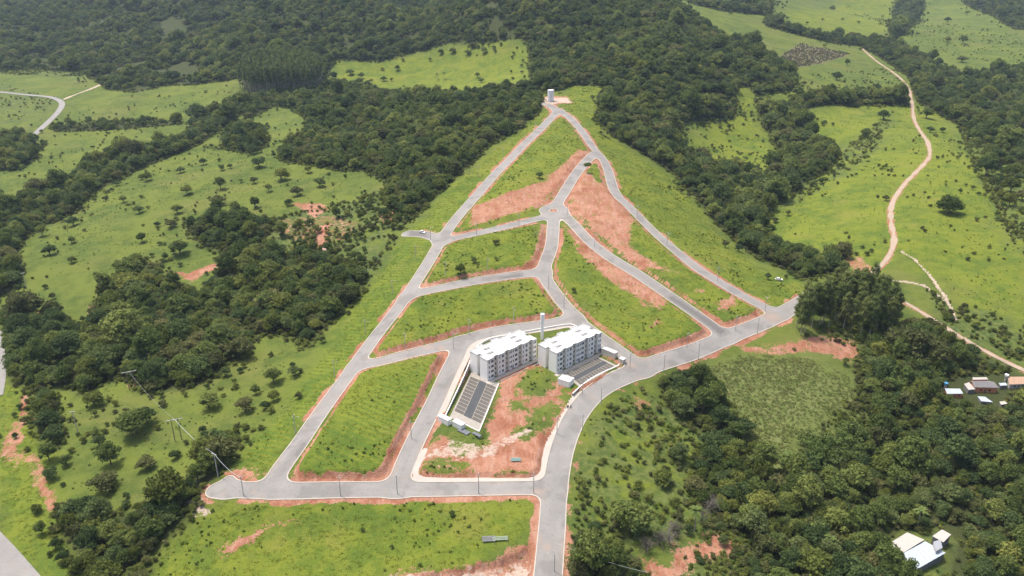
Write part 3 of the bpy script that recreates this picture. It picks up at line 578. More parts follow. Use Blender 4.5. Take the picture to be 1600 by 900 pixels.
# parking lots
bay_m = mat('bay_paving', (.1, .093, .086), .9, .5, .2); lane_m = mat('dark_asphalt', (.062, .066, .072), .85, .3, .25); line_m = mat('pale_line_paint', (.42, .38, .3), .8, 1.0, .15)
lot_concrete = mat('worn_lot_concrete', (.3, .275, .245), .9, .5, .2)
def lerp(a, b, t): return a + (b - a) * t
def quadmap(Q, u, v): return lerp(lerp(Q[0], Q[1], u), lerp(Q[3], Q[2], u), v)
def parking(Q, z, n1, n2, label, across):
    c = Q.mean(0); t = thing('parking_lot', label, 'parking lot', (c[0], c[1], z), 0, 'parking lots')
    Q = Q - c; f = (lambda u, v: quadmap(Q, u, v)) if not across else (lambda u, v: quadmap(Q, v, u))
    slab = MB(); slab.prism([tuple(q) for q in Q][::-1], -.4, .05); slab.build('slab', lot_concrete, t)
    def strip(u0, u1, v0, v1, zz): return [(*f(u, v), zz) for u, v in ((u0, v0), (u1, v0), (u1, v1), (u0, v1))]
    a0, a1, b0, b1 = .05, .36, .64, .95; s0, s1 = (.05, .95) if across else (.09, .86)
    for u0, u1, m, nm in ((a0, a1, bay_m, 'bay_row'), (a1, b0, lane_m, 'drive_lane'), (b0, b1, bay_m, 'bay_row')):
        q = strip(u0, u1, s0, s1, .056); q = q if not across else q[::-1]; MB().quad(*q).build(nm, m, t)
    for u0, u1, n in ((a0, a1, n1), (b0, b1, n2)):
        for k in range(n + 1):
            v = s0 + (s1 - s0) * k / n; q = strip(u0, u1, v - .0024, v + .0024, .062); MB().quad(*(q if not across else q[::-1])).build('bay_line', line_m, t)
    for u in (a1, b0): q = strip(u - .004, u + .004, s0, s1, .064); MB().quad(*(q if not across else q[::-1])).build('lane_line', line_m, t)
    return t, f, c
parking(PARK1, PZ1, 11, 11, 'long grey parking lot with marked bays below the left apartment block', False)
parking(PARK2, PZ2, 13, 12, 'dark parking lot with marked bays in front of the right apartment block', True)

# walls
def wall_line(name, pts, z0, z1, th, m, label, cat, capm=None, group=None):
    """pts world xy; z0 / z1 arrays or numbers (absolute)"""
    pts = np.array(pts); n = len(pts); z0 = np.broadcast_to(z0, n); z1 = np.broadcast_to(z1, n)
    T = np.gradient(pts, axis=0); T /= np.linalg.norm(T, axis=1)[:, None]; Nn = np.stack([-T[:, 1], T[:, 0]], 1) * th / 2
    t = thing(name, label, cat, (pts[0][0], pts[0][1], float(z0[0])), 0, group); o = np.array([pts[0][0], pts[0][1], float(z0[0])])
    def ex(w, za, zb, nm, mm):
        b = MB()
        for i in range(n):
            for s, zz in ((1, za), (1, zb), (-1, zb), (-1, za)): p = pts[i] + Nn[i] * s * w; b.v.append((p[0] - o[0], p[1] - o[1], zz[i] - o[2]))
        for i in range(n - 1):
            for k in range(4): b.f.append((i * 4 + k, i * 4 + (k + 1) % 4, i * 4 + 4 + (k + 1) % 4, i * 4 + 4 + k))
        b.f.append((0, 3, 2, 1)); e_ = (n - 1) * 4; b.f.append((e_, e_ + 1, e_ + 2, e_ + 3)); return b.build(nm, mm, t)
    ex(1, z0, z1, 'wall_body', m)
    if capm: ex(1.25, z1, z1 + .12, 'wall_cap', capm)
    return t
blockw = mat('stained_block_wall', (.33, .3, .26), .95, .9, .35, .1); whitew = mat('white_wall_paint', (.76, .74, .71), .85, .6, .08)
def W(pts, lift=0): return spline(pts, 2.5, lift)
L = W([(695,656),(709,626),(723,596),(733,572),(740,554),(748,542)]); zb = base(L[:, 0], L[:, 1])
wall_line('perimeter_wall', L, np.minimum(zb, PZ1) - .6, zb + 1.5, .35, blockw, 'long pale-topped retaining wall between the sloping street and the left parking lot', 'wall', whitew, 'walls of the apartment estate')
L = W([(750,540),(765,531),(800,524),(848,515),(885,509),(897,510),(906,517)]); zb = base(L[:, 0], L[:, 1])
wall_line('perimeter_wall', L, zb - 1.0, zb + .9, .3, whitew, 'low white wall along the street behind both apartment blocks', 'wall', whitew, 'walls of the apartment estate')
L = np.array([plane_pt(*q, PZ2 + .1) for q in ((898.6,616),(901,610),(904.6,606),(910,602.8),(916,600),(929,594),(942,588),(954,583),(965,578),(974,575),(982,571))]); L = push(L, 1.9); zb = base(L[:, 0], L[:, 1])
wall_line('retaining_wall', L, zb - .8, PZ2 + .12 + zb * 0, .4, blockw, 'curved brown block retaining wall above the main street bend', 'wall', whitew, 'walls of the apartment estate')
wall_line('parking_kerb_wall', np.array([PARK1[1], PARK1[2]]), PZ1 - 1.5, PZ1 + .45, .25, whitew, 'low white edge wall on the earth side of the left parking lot', 'wall', None, 'walls of the apartment estate')
wall_line('parking_kerb_wall', np.array([PARK1[2], lerp(PARK1[2], PARK1[3], .5)]), PZ1 - 2.0, PZ1 + .4, .25, whitew, 'low white end wall at the bottom of the left parking lot', 'wall', None, 'walls of the apartment estate')
d0, d1 = B1 + ux * (-1) - uy * 4.2, B1 + ux * (BL + 3) - uy * 4.2
wall_line('parking_kerb_wall', np.array([d0, d1]), PZ1 - 1.5, PZ1 + .3, .22, grey_c, 'low grey edge wall in front of the left apartment block', 'wall', None, 'walls of the apartment estate')
d0, d1 = B1 + ux * (BL + 3.2) - uy * 4.2, B1 + ux * (BL + 3.2) + uy * 3
wall_line('retaining_wall', np.array([d0, d1]), PZ1 - 2.2, PZ1 + .5, .3, blockw, 'short dark retaining wall between the two apartment blocks', 'wall', whitew, 'walls of the apartment estate')

# flat-roofed service boxes and gatehouse
def service_box(c, yaw, w, d, h, label, zz, m=white_wall):
    t = thing('service_building', label, 'service building', (c[0], c[1], zz), yaw, 'small white service buildings')
    MB().box(-w/2, w/2, -d/2, d/2, -1.5, h).build('wall', m, t)
    r = MB(); r.box(-w/2-.12, w/2+.12, -d/2-.12, d/2+.12, h+.002, h+.12); ro = r.build('roof', roof_white, t)
    p = MB(); th = .14; p.box(-w/2-.12, w/2+.12, -d/2-.12, -d/2-.12+th, h+.12, h+.35).box(-w/2-.12, w/2+.12, d/2+.12-th, d/2+.12, h+.12, h+.35).box(-w/2-.12, -w/2-.12+th, -d/2-.12+th, d/2+.12-th, h+.12, h+.35).box(w/2+.12-th, w/2+.12, -d/2-.12+th, d/2+.12-th, h+.12, h+.35)
    p.build('parapet', roof_white, ro)
    do = MB(); do.box(-.5, .5, d/2, d/2+.04, -.05, 2.0); do.build('door', grey_c, t)
    return t
pk = math.atan2(*(PARK1[3] - PARK1[2])[::-1]) + math.pi
c = plane_pt(695, 660, PZ1); service_box(c, pk, 6.0, 2.2, 2.4, 'white box-like service building beside the street, left of the parking entrance', PZ1)
c = plane_pt(717, 667, PZ1); service_box(c, pk, 5.2, 2.4, 2.1, 'white box-like service building at the bottom end of the left parking lot', PZ1)
c = plane_pt(884, 600, PZ2); service_box(c, YAW - R(75), 6.0, 4.4, 2.8, 'white cube-shaped service building at the corner of the right parking lot', PZ2)
c = at(952, 553)[0]; service_box(c, YAW - R(85), 8.0, 2.4, 2.2, 'long beige gatehouse with white roof beside the right apartment block', landz(*c) - .2, beige_wall)
c = at(972, 566)[0]; service_box(c, YAW - R(85), 2.6, 2.2, 2.1, 'small pale kiosk at the estate entrance near the street corner', landz(*c) - .2, beige_wall)
# two dark panels lying on the grass under the left parking lot
panel_m = mat('dark_panel', (.13, .14, .16), .5, 1.5, .3)
for (px_, py_), w, d, lab in (((725, 680), 5.6, 2.6, 'dark grey panels laid on the grass below the white service boxes'), ((745, 686), 4.2, 1.6, 'smaller dark grey sheet on the grass below the parking end wall')):
    c = at(px_, py_)[0]; t = thing('ground_panel', lab, 'panel', (c[0], c[1], landz(*c) + .35), pk, 'dark panels on the grass')
    for k in range(3): b = MB(); b.box(-w/2 + k * w/3 + .05, -w/2 + (k+1) * w/3 - .05, -d/2, d/2, 0, .12); b.build('panel', panel_m, t)
    for sx_ in (-1, 1): b = MB(); b.box(sx_ * w * .4 - .06, sx_ * w * .4 + .06, -d/2, d/2, -.9, -.003); b.build('support', grey_c, t)

# slender water tower and hilltop tank
tank_m = mat('white_tank_paint', (.78, .79, .8), .5, .6, .06); steel = mat('galvanised_steel', (.45, .46, .47), .45, None, 0, .5, .6)
c = at(847, 530)[0]; zt = landz(*c)
t = thing('water_tower', 'tall slender white water tower standing behind the two apartment blocks', 'water tower', (c[0], c[1], zt))
MB().tube([(0,0,-.5),(0,0,8.6)], [.7,.7], 24).build('column', tank_m, t)
MB().tube([(0,0,8.6),(0,0,9.6)], [.7,1.05], 24, False).build('flare', tank_m, t)
hd = MB().tube([(0,0,9.6),(0,0,14.0)], [1.05,1.05], 24).build('tank_head', tank_m, t)
MB().tube([(0,0,14.0),(0,0,14.3)], [1.05,.3], 24).build('lid', tank_m, hd)
la = MB(); la.box(-.3, -.24, -1.2, -1.12, .2, 14.4).box(.24, .3, -1.2, -1.12, .2, 14.4)
for k in range(23): la.box(-.24, .24, -1.18, -1.14, .5 + k * .6, .54 + k * .6)
la.build('ladder', steel, t)
rl = MB()
for k in range(8): a = k * math.pi / 4; rl.box(math.cos(a) - .03, math.cos(a) + .03, math.sin(a) - .03, math.sin(a) + .03, 14.0, 15.0)
rl.build('railing', steel, t)
c = at(860.5, 158.5)[0]; zt = landz(*c)
t = thing('water_tank', 'large white cylindrical water tank on the hilltop at the head of the estate', 'water tank', (c[0], c[1], zt))
MB().tube([(0,0,-1),(0,0,.4)], [4.0,4.0], 32).build('base_slab', concrete, t)
MB().tube([(0,0,.4),(0,0,11.2)], [3.2,3.2], 40).build('shell', tank_m, t)
MB().tube([(0,0,11.2),(0,0,11.5),(0,0,11.9)], [3.3,3.3,.25], 40).build('roof', roof_white, t)
for k in range(3): MB().tube([(0,0,2.6+k*2.8),(0,0,2.75+k*2.8)], [3.24,3.24], 40).build('seam_ring', tank_m, t)
la = MB(); la.box(-.3, -.24, -3.5, -3.42, .4, 12.4).box(.24, .3, -3.5, -3.42, .4, 12.4)
for k in range(19): la.box(-.24, .24, -3.48, -3.44, .7 + k * .6, .74 + k * .6)
la.build('ladder', steel, t)

# ------------------------------------------------------------------ street light poles along the streets
pole_m = mat('pole_concrete', (.42, .41, .4), .85, 2, .12)
PM = [MB().tube([(0,0,-.6),(0,0,9)], [.17,.11], 10).mesh('post', pole_m), MB().box(-1.0,1.0,-.05,.05,8.35,8.47).mesh('crossarm', pole_m),
      MB().tube([(0,.1,7.4),(0,1.0,8.0),(0,1.9,8.1)], [.04,.04,.035], 6).mesh('lamp_arm', steel), MB().tube([(0,1.8,8.08),(0,2.1,8.07),(0,2.45,8.03)], [.06,.14,.07], 8).mesh('lamp_head', steel),
      MB().tube([(-.85,0,8.47),(-.85,0,8.68)], [.05,.03], 6).mesh('insulator', tank_m), MB().tube([(.85,0,8.47),(.85,0,8.68)], [.05,.03], 6).mesh('insulator', tank_m)]
ROADP = {'the long left street counting up from the cul-de-sac': [(462,677),(523,589),(571.5,524),(613.5,460),(650,405),(673,375),(747.5,277),(786,249),(818.7,223),(836.8,207),(857,180)],
 'the straight bottom street counting from the cul-de-sac': [(381,775),(532.5,775),(621,772),(748,771),(833.7,771)],
 'the street below the left parking lot counting uphill': [(642.7,685),(708.5,545)],
 'the street behind the apartment blocks counting from the left': [(633,546),(733,523),(802.7,504),(881,481)],
 'the middle cross street counting from the left': [(696.5,437),(762,427),(857,451)],
 'the upper cross street counting from the left': [(744.5,368),(810.7,356),(886,338)],
 'the diagonal street counting down from the roundabout': [(929,386)],
 'the right outer street counting down from the tank': [(995,341),(1042,384),(1120.8,439),(1195,486)],
 'the main street counting up from the bottom of the picture': [(870,678),(910,674),(939,632),(910,615),(984,575),(1037,580),(1073,544),(1091,561),(1149,516),(1183,521)]}
def pole(p, label, group, rz, scale=1.0):
    c = at(p[0], p[1])[0]; t = thing('street_light_pole', label, 'street light', (c[0], c[1], landz(*c) + .1), rz, group); t.scale = (scale,) * 3
    for m_ in PM: link(m_.name.split('.')[0], m_, t)
    return t
for road, ps in ROADP.items():
    for k, p in enumerate(ps):
        c = at(*p)[0]; g = np.array([street(np.array([c[0] + a]), np.array([c[1] + b]))[0] for a, b in ((1, 0), (-1, 0), (0, 1), (0, -1))])
        dr = np.array([g[1] - g[0], g[3] - g[2]]); rz = math.atan2(dr[1], dr[0]) - math.pi / 2
        lab = (ORD[k] + ' slim pole on ' + road) if len(ps) > 1 else 'slim pole on ' + road.split(' counting')[0]
        pole(p, 'grey ' + lab, 'street light poles of the estate', rz)
# power line in the left pasture
def power_pole(p, label, h, rz, double=False):
    c = at(*p)[0]; z = landz(*c); t = thing('power_pole', label, 'power pole', (c[0], c[1], z), rz, 'power line poles')
    for s in ((-1.3, 1.3) if double else (0,)): MB().tube([(s,0,-.6),(s,0,h)], [.2,.14], 10).build('post', timber if double else pole_m, t)
    a = MB().box(-3.2 if double else -1.2, 3.2 if double else 1.2, -.12, .12, h - .45, h - .2).build('crossarm', pole_m, t)
    for s in (-1, 0, 1): MB().tube([(s * (2.6 if double else 1.0),0,h-.2),(s * (2.6 if double else 1.0),0,h+.15)], [.07,.04], 6).build('insulator', tank_m, a)
    return Vector((c[0], c[1], z + h + .1))
timber = mat('weathered_timber', (.16, .13, .1), .9, 2, .2)
h1 = power_pole((279, 689), 'twin-legged wooden power pole with long pale crossarm in the left pasture', 10.5, R(20), True)
h2 = power_pole((341, 746), 'single concrete power pole beside the cul-de-sac trees', 11, R(-30))
h3 = power_pole((121, 674), 'lone dark power pole standing in the lower left pasture', 11, R(10))
h4 = power_pole((207, 608), 'power pole with pale crossarm at the edge of the left wood', 10, R(25), True)
h5 = power_pole((42, 452), 'thin power pole at the left creek trees', 11, R(40))
wire_m = mat('aluminium_wire', (.5, .52, .53), .4, None, 0, .5, .3)
def wire(a, b, label, sag=1.6, r=.07):
    n = 14; pts = [(a.lerp(b, i / n) - Vector((0, 0, sag * 4 * (i / n) * (1 - i / n)))) for i in range(n + 1)]
    o = MB().tube([p - a for p in pts], [r] * (n + 1), 5).build('power_cable', wire_m); o.location = a; tag(o, label, 'cable', 'overhead cables')
pc = at(381, 775)[0]; e5 = Vector((pc[0], pc[1], landz(*pc) + 8.7))
wire(h1, h2, 'pale overhead cable from the twin-legged pole to the cul-de-sac pole'); wire(h2, e5, 'short overhead cable crossing the cul-de-sac street')
wire(h4, h1, 'thin overhead cable across the left pasture to the twin-legged pole', 2, .025)
wa = at(868, 872)[0]; wb = at(1010, 915)[0]; wire(Vector((wa[0], wa[1], landz(*wa) + 7)), Vector((wb[0], wb[1], landz(*wb) + 6)), 'thin cable hanging over the trees at the bottom edge right of the main street', 1.0, .045)
pole((866, 893), 'grey slim pole beside the main street at the very bottom of the picture', 'street light poles of the estate', R(90))

# ------------------------------------------------------------------ car, benches, small things
paint = mat('white_car_paint', (.8, .8, .8), .3, None, 0, .5); tyre_m = mat('tyre_rubber', (.02, .02, .02), .9)
def car(p, rz, label):
    c = at(*p)[0]; t = thing('parked_car', label, 'car', (c[0], c[1], float(base(*c)[0]) + .07), rz)
    prof = [(-2.1,.3),(-2.15,.75),(-1.95,.95),(-1.2,1.0),(1.0,.98),(1.9,.85),(2.12,.65),(2.1,.3)]
    b = MB(); n = len(prof)
    for y, s in ((-.85, 1.0), (-.8, 1.0), (.8, 1.0), (.85, 1.0)):
        for x, z in prof: b.v.append((x * (1 if abs(y) < .82 else .985), y, z if abs(y) < .82 else .3 + (z - .3) * .94))
    for k in range(3):
        for i in range(n): j = (i + 1) % n; b.f.append((k*n+i, k*n+j, (k+1)*n+j, (k+1)*n+i))
    b.f.append(tuple(range(n))); b.f.append(tuple(range(3*n, 4*n))[::-1]); b.build('body', paint, t)
    cb = MB(); lo = [(-1.75,-.78),(1.15,-.78),(1.15,.78),(-1.75,.78)]; hi = [(-1.3,-.6),(.35,-.6),(.35,.6),(-1.3,.6)]
    cb.v += [(*q, .95) for q in lo] + [(*q, 1.44) for q in hi]; cb.f += [(0,1,5,4),(1,2,6,5),(2,3,7,6),(3,0,4,7)]; cb.build('windows', glass, t)
    r_ = MB(); r_.box(-1.34,.4,-.62,.62,1.44,1.5); r_.build('roof', paint, t)
    for x in (-1.35, 1.3):
        for y in (-.8, .8): w_ = MB(); w_.tube([(x, y-.1, .31), (x, y+.1, .31)], [.31,.31], 14); wo = w_.build('wheel', tyre_m, t); MB().tube([(x, y + (.1 if y > 0 else -.12), .31), (x, y + (.12 if y > 0 else -.1), .31)], [.18,.18], 10).build('rim', steel, wo)
    for y in (-.6, .6): MB().box(2.06, 2.13, y-.18, y+.18, .6, .74).build('headlight', frame_m, t); MB().box(-2.17, -2.1, y-.16, y+.16, .66, .82).build('tail_light', mat_tail, t)
mat_tail = mat('tail_light_red', (.3, .02, .02), .4)
car((660, 364), R(-38), 'white hatchback parked on the short side street beside the left wood')
car((1217, 438), R(-15), 'small white car half hidden in bushes at the foot of the right slope')
wood_m = mat('grey_green_boards', (.2, .25, .18), .85, 2, .2); teal = mat('teal_boards', (.14, .25, .24), .8, 2, .2)
dark_boards = mat('grey_boards', (.16, .165, .17), .85, 2, .25)
def bench(p, rz, L_, label, m, n=3, pad=False):
    c = at(*p)[0]; t = thing('board_stack', label, 'boards', (c[0], c[1], landz(*c)), rz, 'boards left on the lots')
    for k in range(n): MB().box(-L_/2, L_/2, k*.62, k*.62+.5, .55 + .08*k, .66 + .08*k).build('plank', m, t)
    for s in (-1, 1): MB().box(s*L_*.4-.1, s*L_*.4+.1, -.1, n*.62, -.3, .547).build('trestle', grey_c, t)
bench((764, 848), R(4), 4.6, 'grey stack of boards on the lower lot, left one of the pair', dark_boards, 4); bench((782, 846), R(4), 5.4, 'pale green boards on the lower lot, right one of the pair', wood_m, 3)
bench((806, 727), R(2), 3.8, 'teal boards on trestles on the bare lot by the main street', teal, 3)
# people at the kerb of the main street: two motorcycles? dark shapes beside the pavement
dark_m = mat('dark_paint', (.03, .035, .045), .5); 
def motorcycle(p, rz, label):
    c = at(*p)[0]; t = thing('motorcycle', label, 'motorcycle', (c[0], c[1], float(base(*c)[0]) + .18), rz, 'motorcycles at the kerb')
    for x in (-.68, .68): wo = MB().tube([(x,-.06,.31),(x,.06,.31)], [.31,.31], 16).build('wheel', tyre_m, t); MB().tube([(x,-.07,.31),(x,.07,.31)], [.12,.12], 10).build('hub', steel, wo)
    MB().tube([(-.2,0,.4),(.05,0,.75),(.35,0,.85)], [.14,.2,.12], 8).build('fuel_tank', dark_m, t); MB().tube([(-.75,0,.78),(-.3,0,.76),(.0,0,.78)], [.1,.14,.1], 8).build('seat', tyre_m, t)
    MB().tube([(.68,0,.31),(.45,0,.95)], [.04,.04], 6).build('fork', steel, t); MB().tube([(.42,-.38,1.0),(.45,0,.97),(.42,.38,1.0)], [.025,.025,.025], 6).build('handlebar', dark_m, t); MB().box(-.2,.25,-.13,.13,.22,.5).build('engine', steel, t)
motorcycle((887, 637), R(60), 'dark motorcycle standing on the pavement, left of the two'); motorcycle((891.5, 636.5), R(75), 'dark motorcycle standing at the kerb, right of the two')
#PART3
# ------------------------------------------------------------------ farm houses at the right
metal_roof = mat('white_sheet_roof', (.38, .43, .49), .4, 1.2, .12, .5); fibre_roof_and_shade = mat('grey_fibre_roof_and_shade', (.17, .165, .17), .9, .9, .3); terra = mat('terracotta_wall', (.5, .2, .11), .9, 1, .2); tan_roof = mat('tan_roof', (.36, .24, .17), .9, 1, .25); cream = mat('cream_roof', (.4, .375, .345), .8, 1, .12)
def shed(name, label, corners, h_eave, rise, wallm, roofm, hip='mono', door=True, group='farm houses among the trees', ground_z=None):
    """corners: photo points of the four roof corners; ridge on edge 0-1 for 'mono', in the middle for 'gable'"""
    P0 = poly(corners, h_eave); g = float(np.min(land(P0[:, 0], P0[:, 1]))) if ground_z is None else ground_z; c = P0.mean(0); Q = P0 - c
    t = thing(name, label, 'house', (c[0], c[1], g), 0, group); ins = Q * .93
    zt = [h_eave + rise, h_eave + rise, h_eave, h_eave] if hip == 'mono' else [h_eave] * 4
    w = MB()
    for i in range(4):
        j = (i + 1) % 4; w.quad((*ins[i], -1.5), (*ins[j], -1.5), (*ins[j], zt[j] - .08), (*ins[i], zt[i] - .08))
    w.build('wall', wallm, t)
    def sheet(A, B, C, D, n, nm='roof_sheet', th=.08):
        A, B, C, D = (Vector(v) for v in (A, B, C, D)); r = thing_part
        for k in range(n):
            a, b = A.lerp(B, k / n + .002), A.lerp(B, (k + 1) / n - .002); d, c2 = D.lerp(C, k / n + .002), D.lerp(C, (k + 1) / n - .002); m_ = MB(); up = Vector((0, 0, th))
            m_.v += [tuple(v) for v in (a, b, c2, d, a + up, b + up, c2 + up, d + up)]; m_.f += [(0,3,2,1),(4,5,6,7),(0,1,5,4),(1,2,6,5),(2,3,7,6),(3,0,4,7)]; m_.build(nm, roofm, r)
    under = MB(); thing_part = t
    if hip == 'mono':
        sheet((*Q[0], zt[0]), (*Q[1], zt[1]), (*Q[2], zt[2]), (*Q[3], zt[3]), 8)
    else:
        a, b = (Q[0] + Q[3]) / 2, (Q[1] + Q[2]) / 2; zr = h_eave + rise
        sheet((*a, zr), (*b, zr), (*Q[2], h_eave), (*Q[3], h_eave), 8); sheet((*b, zr), (*a, zr), (*Q[0], h_eave), (*Q[1], h_eave), 8)
        for p0, p1, m1 in ((Q[0], Q[3], a), (Q[1], Q[2], b)): under.quad((*(p0 * .93), h_eave - .08), (*(p1 * .93), h_eave - .08), (*(m1 * .93), zr - .1))
        under.build('gable', wallm, t)
    if door:
        m0 = (ins[2] + ins[3]) / 2; e = (ins[2] - ins[3]); e = e / np.linalg.norm(e); o_ = np.array([e[1], -e[0]]); o_ = o_ if o_ @ m0 > 0 else -o_
        for s, w_, z0, z1, nm, mm in ((-.0, .9, -.1, 2.0, 'door', timber), (2.0, 1.0, 1.0, 1.9, 'window', glass), (-2.0, 1.0, 1.0, 1.9, 'window', glass)):
            p = m0 + e * s; q = [p - e * w_ / 2, p + e * w_ / 2, p + e * w_ / 2 + o_ * .05, p - e * w_ / 2 + o_ * .05]; MB().prism([tuple(v) for v in q], z0, z1).build(nm, mm, t)
    return t
shed('farm_house', 'farm house with dark grey fibre roof and terracotta walls', [(1514,594),(1546,594),(1560,607),(1522,606)], 3.0, 1.3, terra, fibre_roof_and_shade, 'gable')
shed('farm_house', 'low farm house with white sheet roof and orange wall', [(1476,607),(1500,608.5),(1505,615.5),(1480,615)], 2.4, .7, terra, metal_roof)
shed('farm_house', 'tan roofed shack at the right edge of the picture', [(1574,590),(1606,589),(1608,600),(1577,602)], 2.6, .8, cream, tan_roof)
shed('lean_to', 'white lean-to roof against the grey farm house', [(1506,601),(1514,598),(1524,609),(1513,610)], 2.4, .7, fibre_roof_and_shade, cream, 'mono', False)
shed('lean_to', 'pale sheet shelter behind the ridge of the grey farm house', [(1519,591),(1541,590.5),(1544,593.5),(1520,594)], 3.4, .4, terra, cream, 'mono', False)
shed('open_shelter', 'crumpled white sheet shelter below the farm houses', [(1527,620),(1539,621),(1551,630),(1533,628)], 1.6, .3, fibre_roof_and_shade, metal_roof, 'mono', False)
shed('open_shelter', 'small white shelter between the farm house and the tan shack', [(1560,600),(1571,599),(1574,603),(1563,604)], 2.0, .3, fibre_roof_and_shade, metal_roof, 'mono', False)
def water_box(p, label, m, zoff):
    c = at(*p)[0]; t = thing('water_box', label, 'water box', (c[0], c[1], landz(*c)), 0, 'rooftop water boxes')
    MB().tube([(0,0,-.5),(0,0,zoff)], [.5,.5], 10).build('stand', grey_c, t); MB().tube([(0,0,zoff),(0,0,zoff+1.1)], [.75,.9], 16).build('tank', m, t); MB().tube([(0,0,zoff+1.1),(0,0,zoff+1.3)], [.95,.5], 16).build('lid', m, t)
shed('open_shelter', 'grey tin shelter at the lower right of the farm house', [(1561,629),(1570,628),(1574,632),(1564,634)], 1.6, .2, fibre_roof_and_shade, cream, 'mono', False)
shed('lean_to', 'small orange walled hut left of the low farm house', [(1458,604),(1466,603.5),(1469,608),(1460,609)], 2.2, .3, terra, tan_roof, 'mono', False)
water_box((1476, 608), 'blue water box behind the low orange farm house', mat('blue_plastic', (.1, .35, .6), .5), 2.4); water_box((1570, 597), 'white water box beside the tan shack', tank_m, 2.6)
# barn in the lower right corner; dark wall colour stands in for shadow under roofs
bz = float(np.mean(land(*poly([(1400,870),(1440,880)]).T)))
shed('barn', 'barn roof of dull white sheets, the upper left of the joined farm roofs', [(1416.2,836.4),(1443.0,848.2),(1410,866),(1383.3,854.2)], 3.4, .6, fibre_roof_and_shade, cream, 'mono', False, 'joined farm roofs in the lower right', bz)
shed('barn', 'bright bluish white barn roof, the largest of the joined farm roofs', [(1411,867.4),(1444.6,850.2),(1476.7,867.1),(1424.2,895.6)], 2.8, .5, fibre_roof_and_shade, metal_roof, 'mono', False, 'joined farm roofs in the lower right', bz)
shed('barn', 'small cream shed roof at the upper right of the joined farm roofs', [(1470.4,832.4),(1484.7,840.4),(1473.1,850.7),(1455.8,840.9)], 2.8, .5, fibre_roof_and_shade, cream, 'mono', False, 'joined farm roofs in the lower right', bz)
shed('barn', 'little grey metal porch roof beside the large barn roof', [(1457,851),(1468,848),(1472,859),(1462,864)], 4.4, .5, grey_c, steel, 'mono', False, 'joined farm roofs in the lower right', bz)

# ------------------------------------------------------------------ vegetation prototypes
def leaf_mat(name, c1, c2, c3, trans=.25):
    m = bpy.data.materials.new(name); m.use_nodes = True; nt = m.node_tree; nn = nt.nodes; nn.remove(nn['Principled BSDF'])
    oi = nn.new('ShaderNodeObjectInfo'); g = nn.new('ShaderNodeNewGeometry'); cr = nn.new('ShaderNodeValToRGB'); e = cr.color_ramp.elements
    e[0].color = (*c1, 1); e[1].color = (*c3, 1); k = cr.color_ramp.elements.new(.55); k.color = (*c2, 1)
    nz_ = nn.new('ShaderNodeTexNoise'); nz_.inputs['Scale'].default_value = .55; nz_.inputs['Detail'].default_value = 2; nt.links.new(g.outputs['Position'], nz_.inputs['Vector'])
    ad = nn.new('ShaderNodeMath'); ad.operation = 'MULTIPLY_ADD'; ad.inputs[1].default_value = .7; nt.links.new(nz_.outputs[0], ad.inputs[0])
    mu = nn.new('ShaderNodeMath'); mu.operation = 'MULTIPLY_ADD'; mu.inputs[1].default_value = .85; mu.inputs[2].default_value = -.28; nt.links.new(oi.outputs['Random'], mu.inputs[0]); nt.links.new(mu.outputs[0], ad.inputs[2])
    n2 = nn.new('ShaderNodeTexNoise'); n2.inputs['Scale'].default_value = .018; n2.inputs['Detail'].default_value = 3; nt.links.new(g.outputs['Position'], n2.inputs['Vector']); a2 = nn.new('ShaderNodeMath'); a2.operation = 'MULTIPLY_ADD'; a2.inputs[1].default_value = 1.1; nt.links.new(n2.outputs[0], a2.inputs[0]); a3 = nn.new('ShaderNodeMath'); a3.operation = 'SUBTRACT'; a3.inputs[1].default_value = .55; nt.links.new(ad.outputs[0], a3.inputs[0]); nt.links.new(a3.outputs[0], a2.inputs[2])
    nt.links.new(a2.outputs[0], cr.inputs[0])
    df = nn.new('ShaderNodeBsdfDiffuse'); tr = nn.new('ShaderNodeBsdfTranslucent'); mx = nn.new('ShaderNodeMixShader'); mx.inputs[0].default_value = trans
    nt.links.new(cr.outputs[0], df.inputs[0]); nt.links.new(cr.outputs[0], tr.inputs[0]); nt.links.new(df.outputs[0], mx.inputs[1]); nt.links.new(tr.outputs[0], mx.inputs[2]); nt.links.new(mx.outputs[0], nn['Material Output'].inputs[0]); return m
leaf = leaf_mat('broad_leaves', (0.081, 0.113, 0.034), (0.138, 0.183, 0.053), (0.244, 0.277, 0.079), .4); leaf_e = leaf_mat('eucalyptus_leaves', (0.092, 0.125, 0.042), (0.138, 0.177, 0.058), (0.198, 0.231, 0.077), .4); leaf_b = leaf_mat('bamboo_leaves', (0.084, 0.120, 0.036), (0.126, 0.174, 0.050), (0.168, 0.216, 0.066), .35)
leaf_w = leaf_mat('weed_leaves', (.1, .145, .03), (.135, .18, .036), (.165, .205, .044), .55); leaf_g = leaf_mat('grass_blades', (.14, .185, .025), (.19, .22, .03), (.23, .24, .045), .5); leaf_r = leaf_mat('reed_blades', (.17, .2, .06), (.22, .245, .085), (.3, .29, .12), .55); dry_leaf = leaf_mat('dry_twigs', (.14, .125, .105), (.2, .18, .155), (.25, .22, .19), .1)
leaf_y = leaf_mat('yellowish_leaves', (0.096, 0.122, 0.031), (0.156, 0.186, 0.048), (0.252, 0.270, 0.072), .4); leaf_d = leaf_mat('deep_leaves', (0.061, 0.095, 0.037), (0.108, 0.152, 0.055), (0.172, 0.211, 0.077), .4); leaf_o = leaf_mat('olive_leaves', (0.090, 0.106, 0.041), (0.144, 0.156, 0.060), (0.216, 0.216, 0.086), .4)
bark = mat('bark', (.14, .115, .09), .95, 3, .3); pale_bark = mat('pale_bark', (.33, .3, .25), .9, 2, .2)
ICO = None
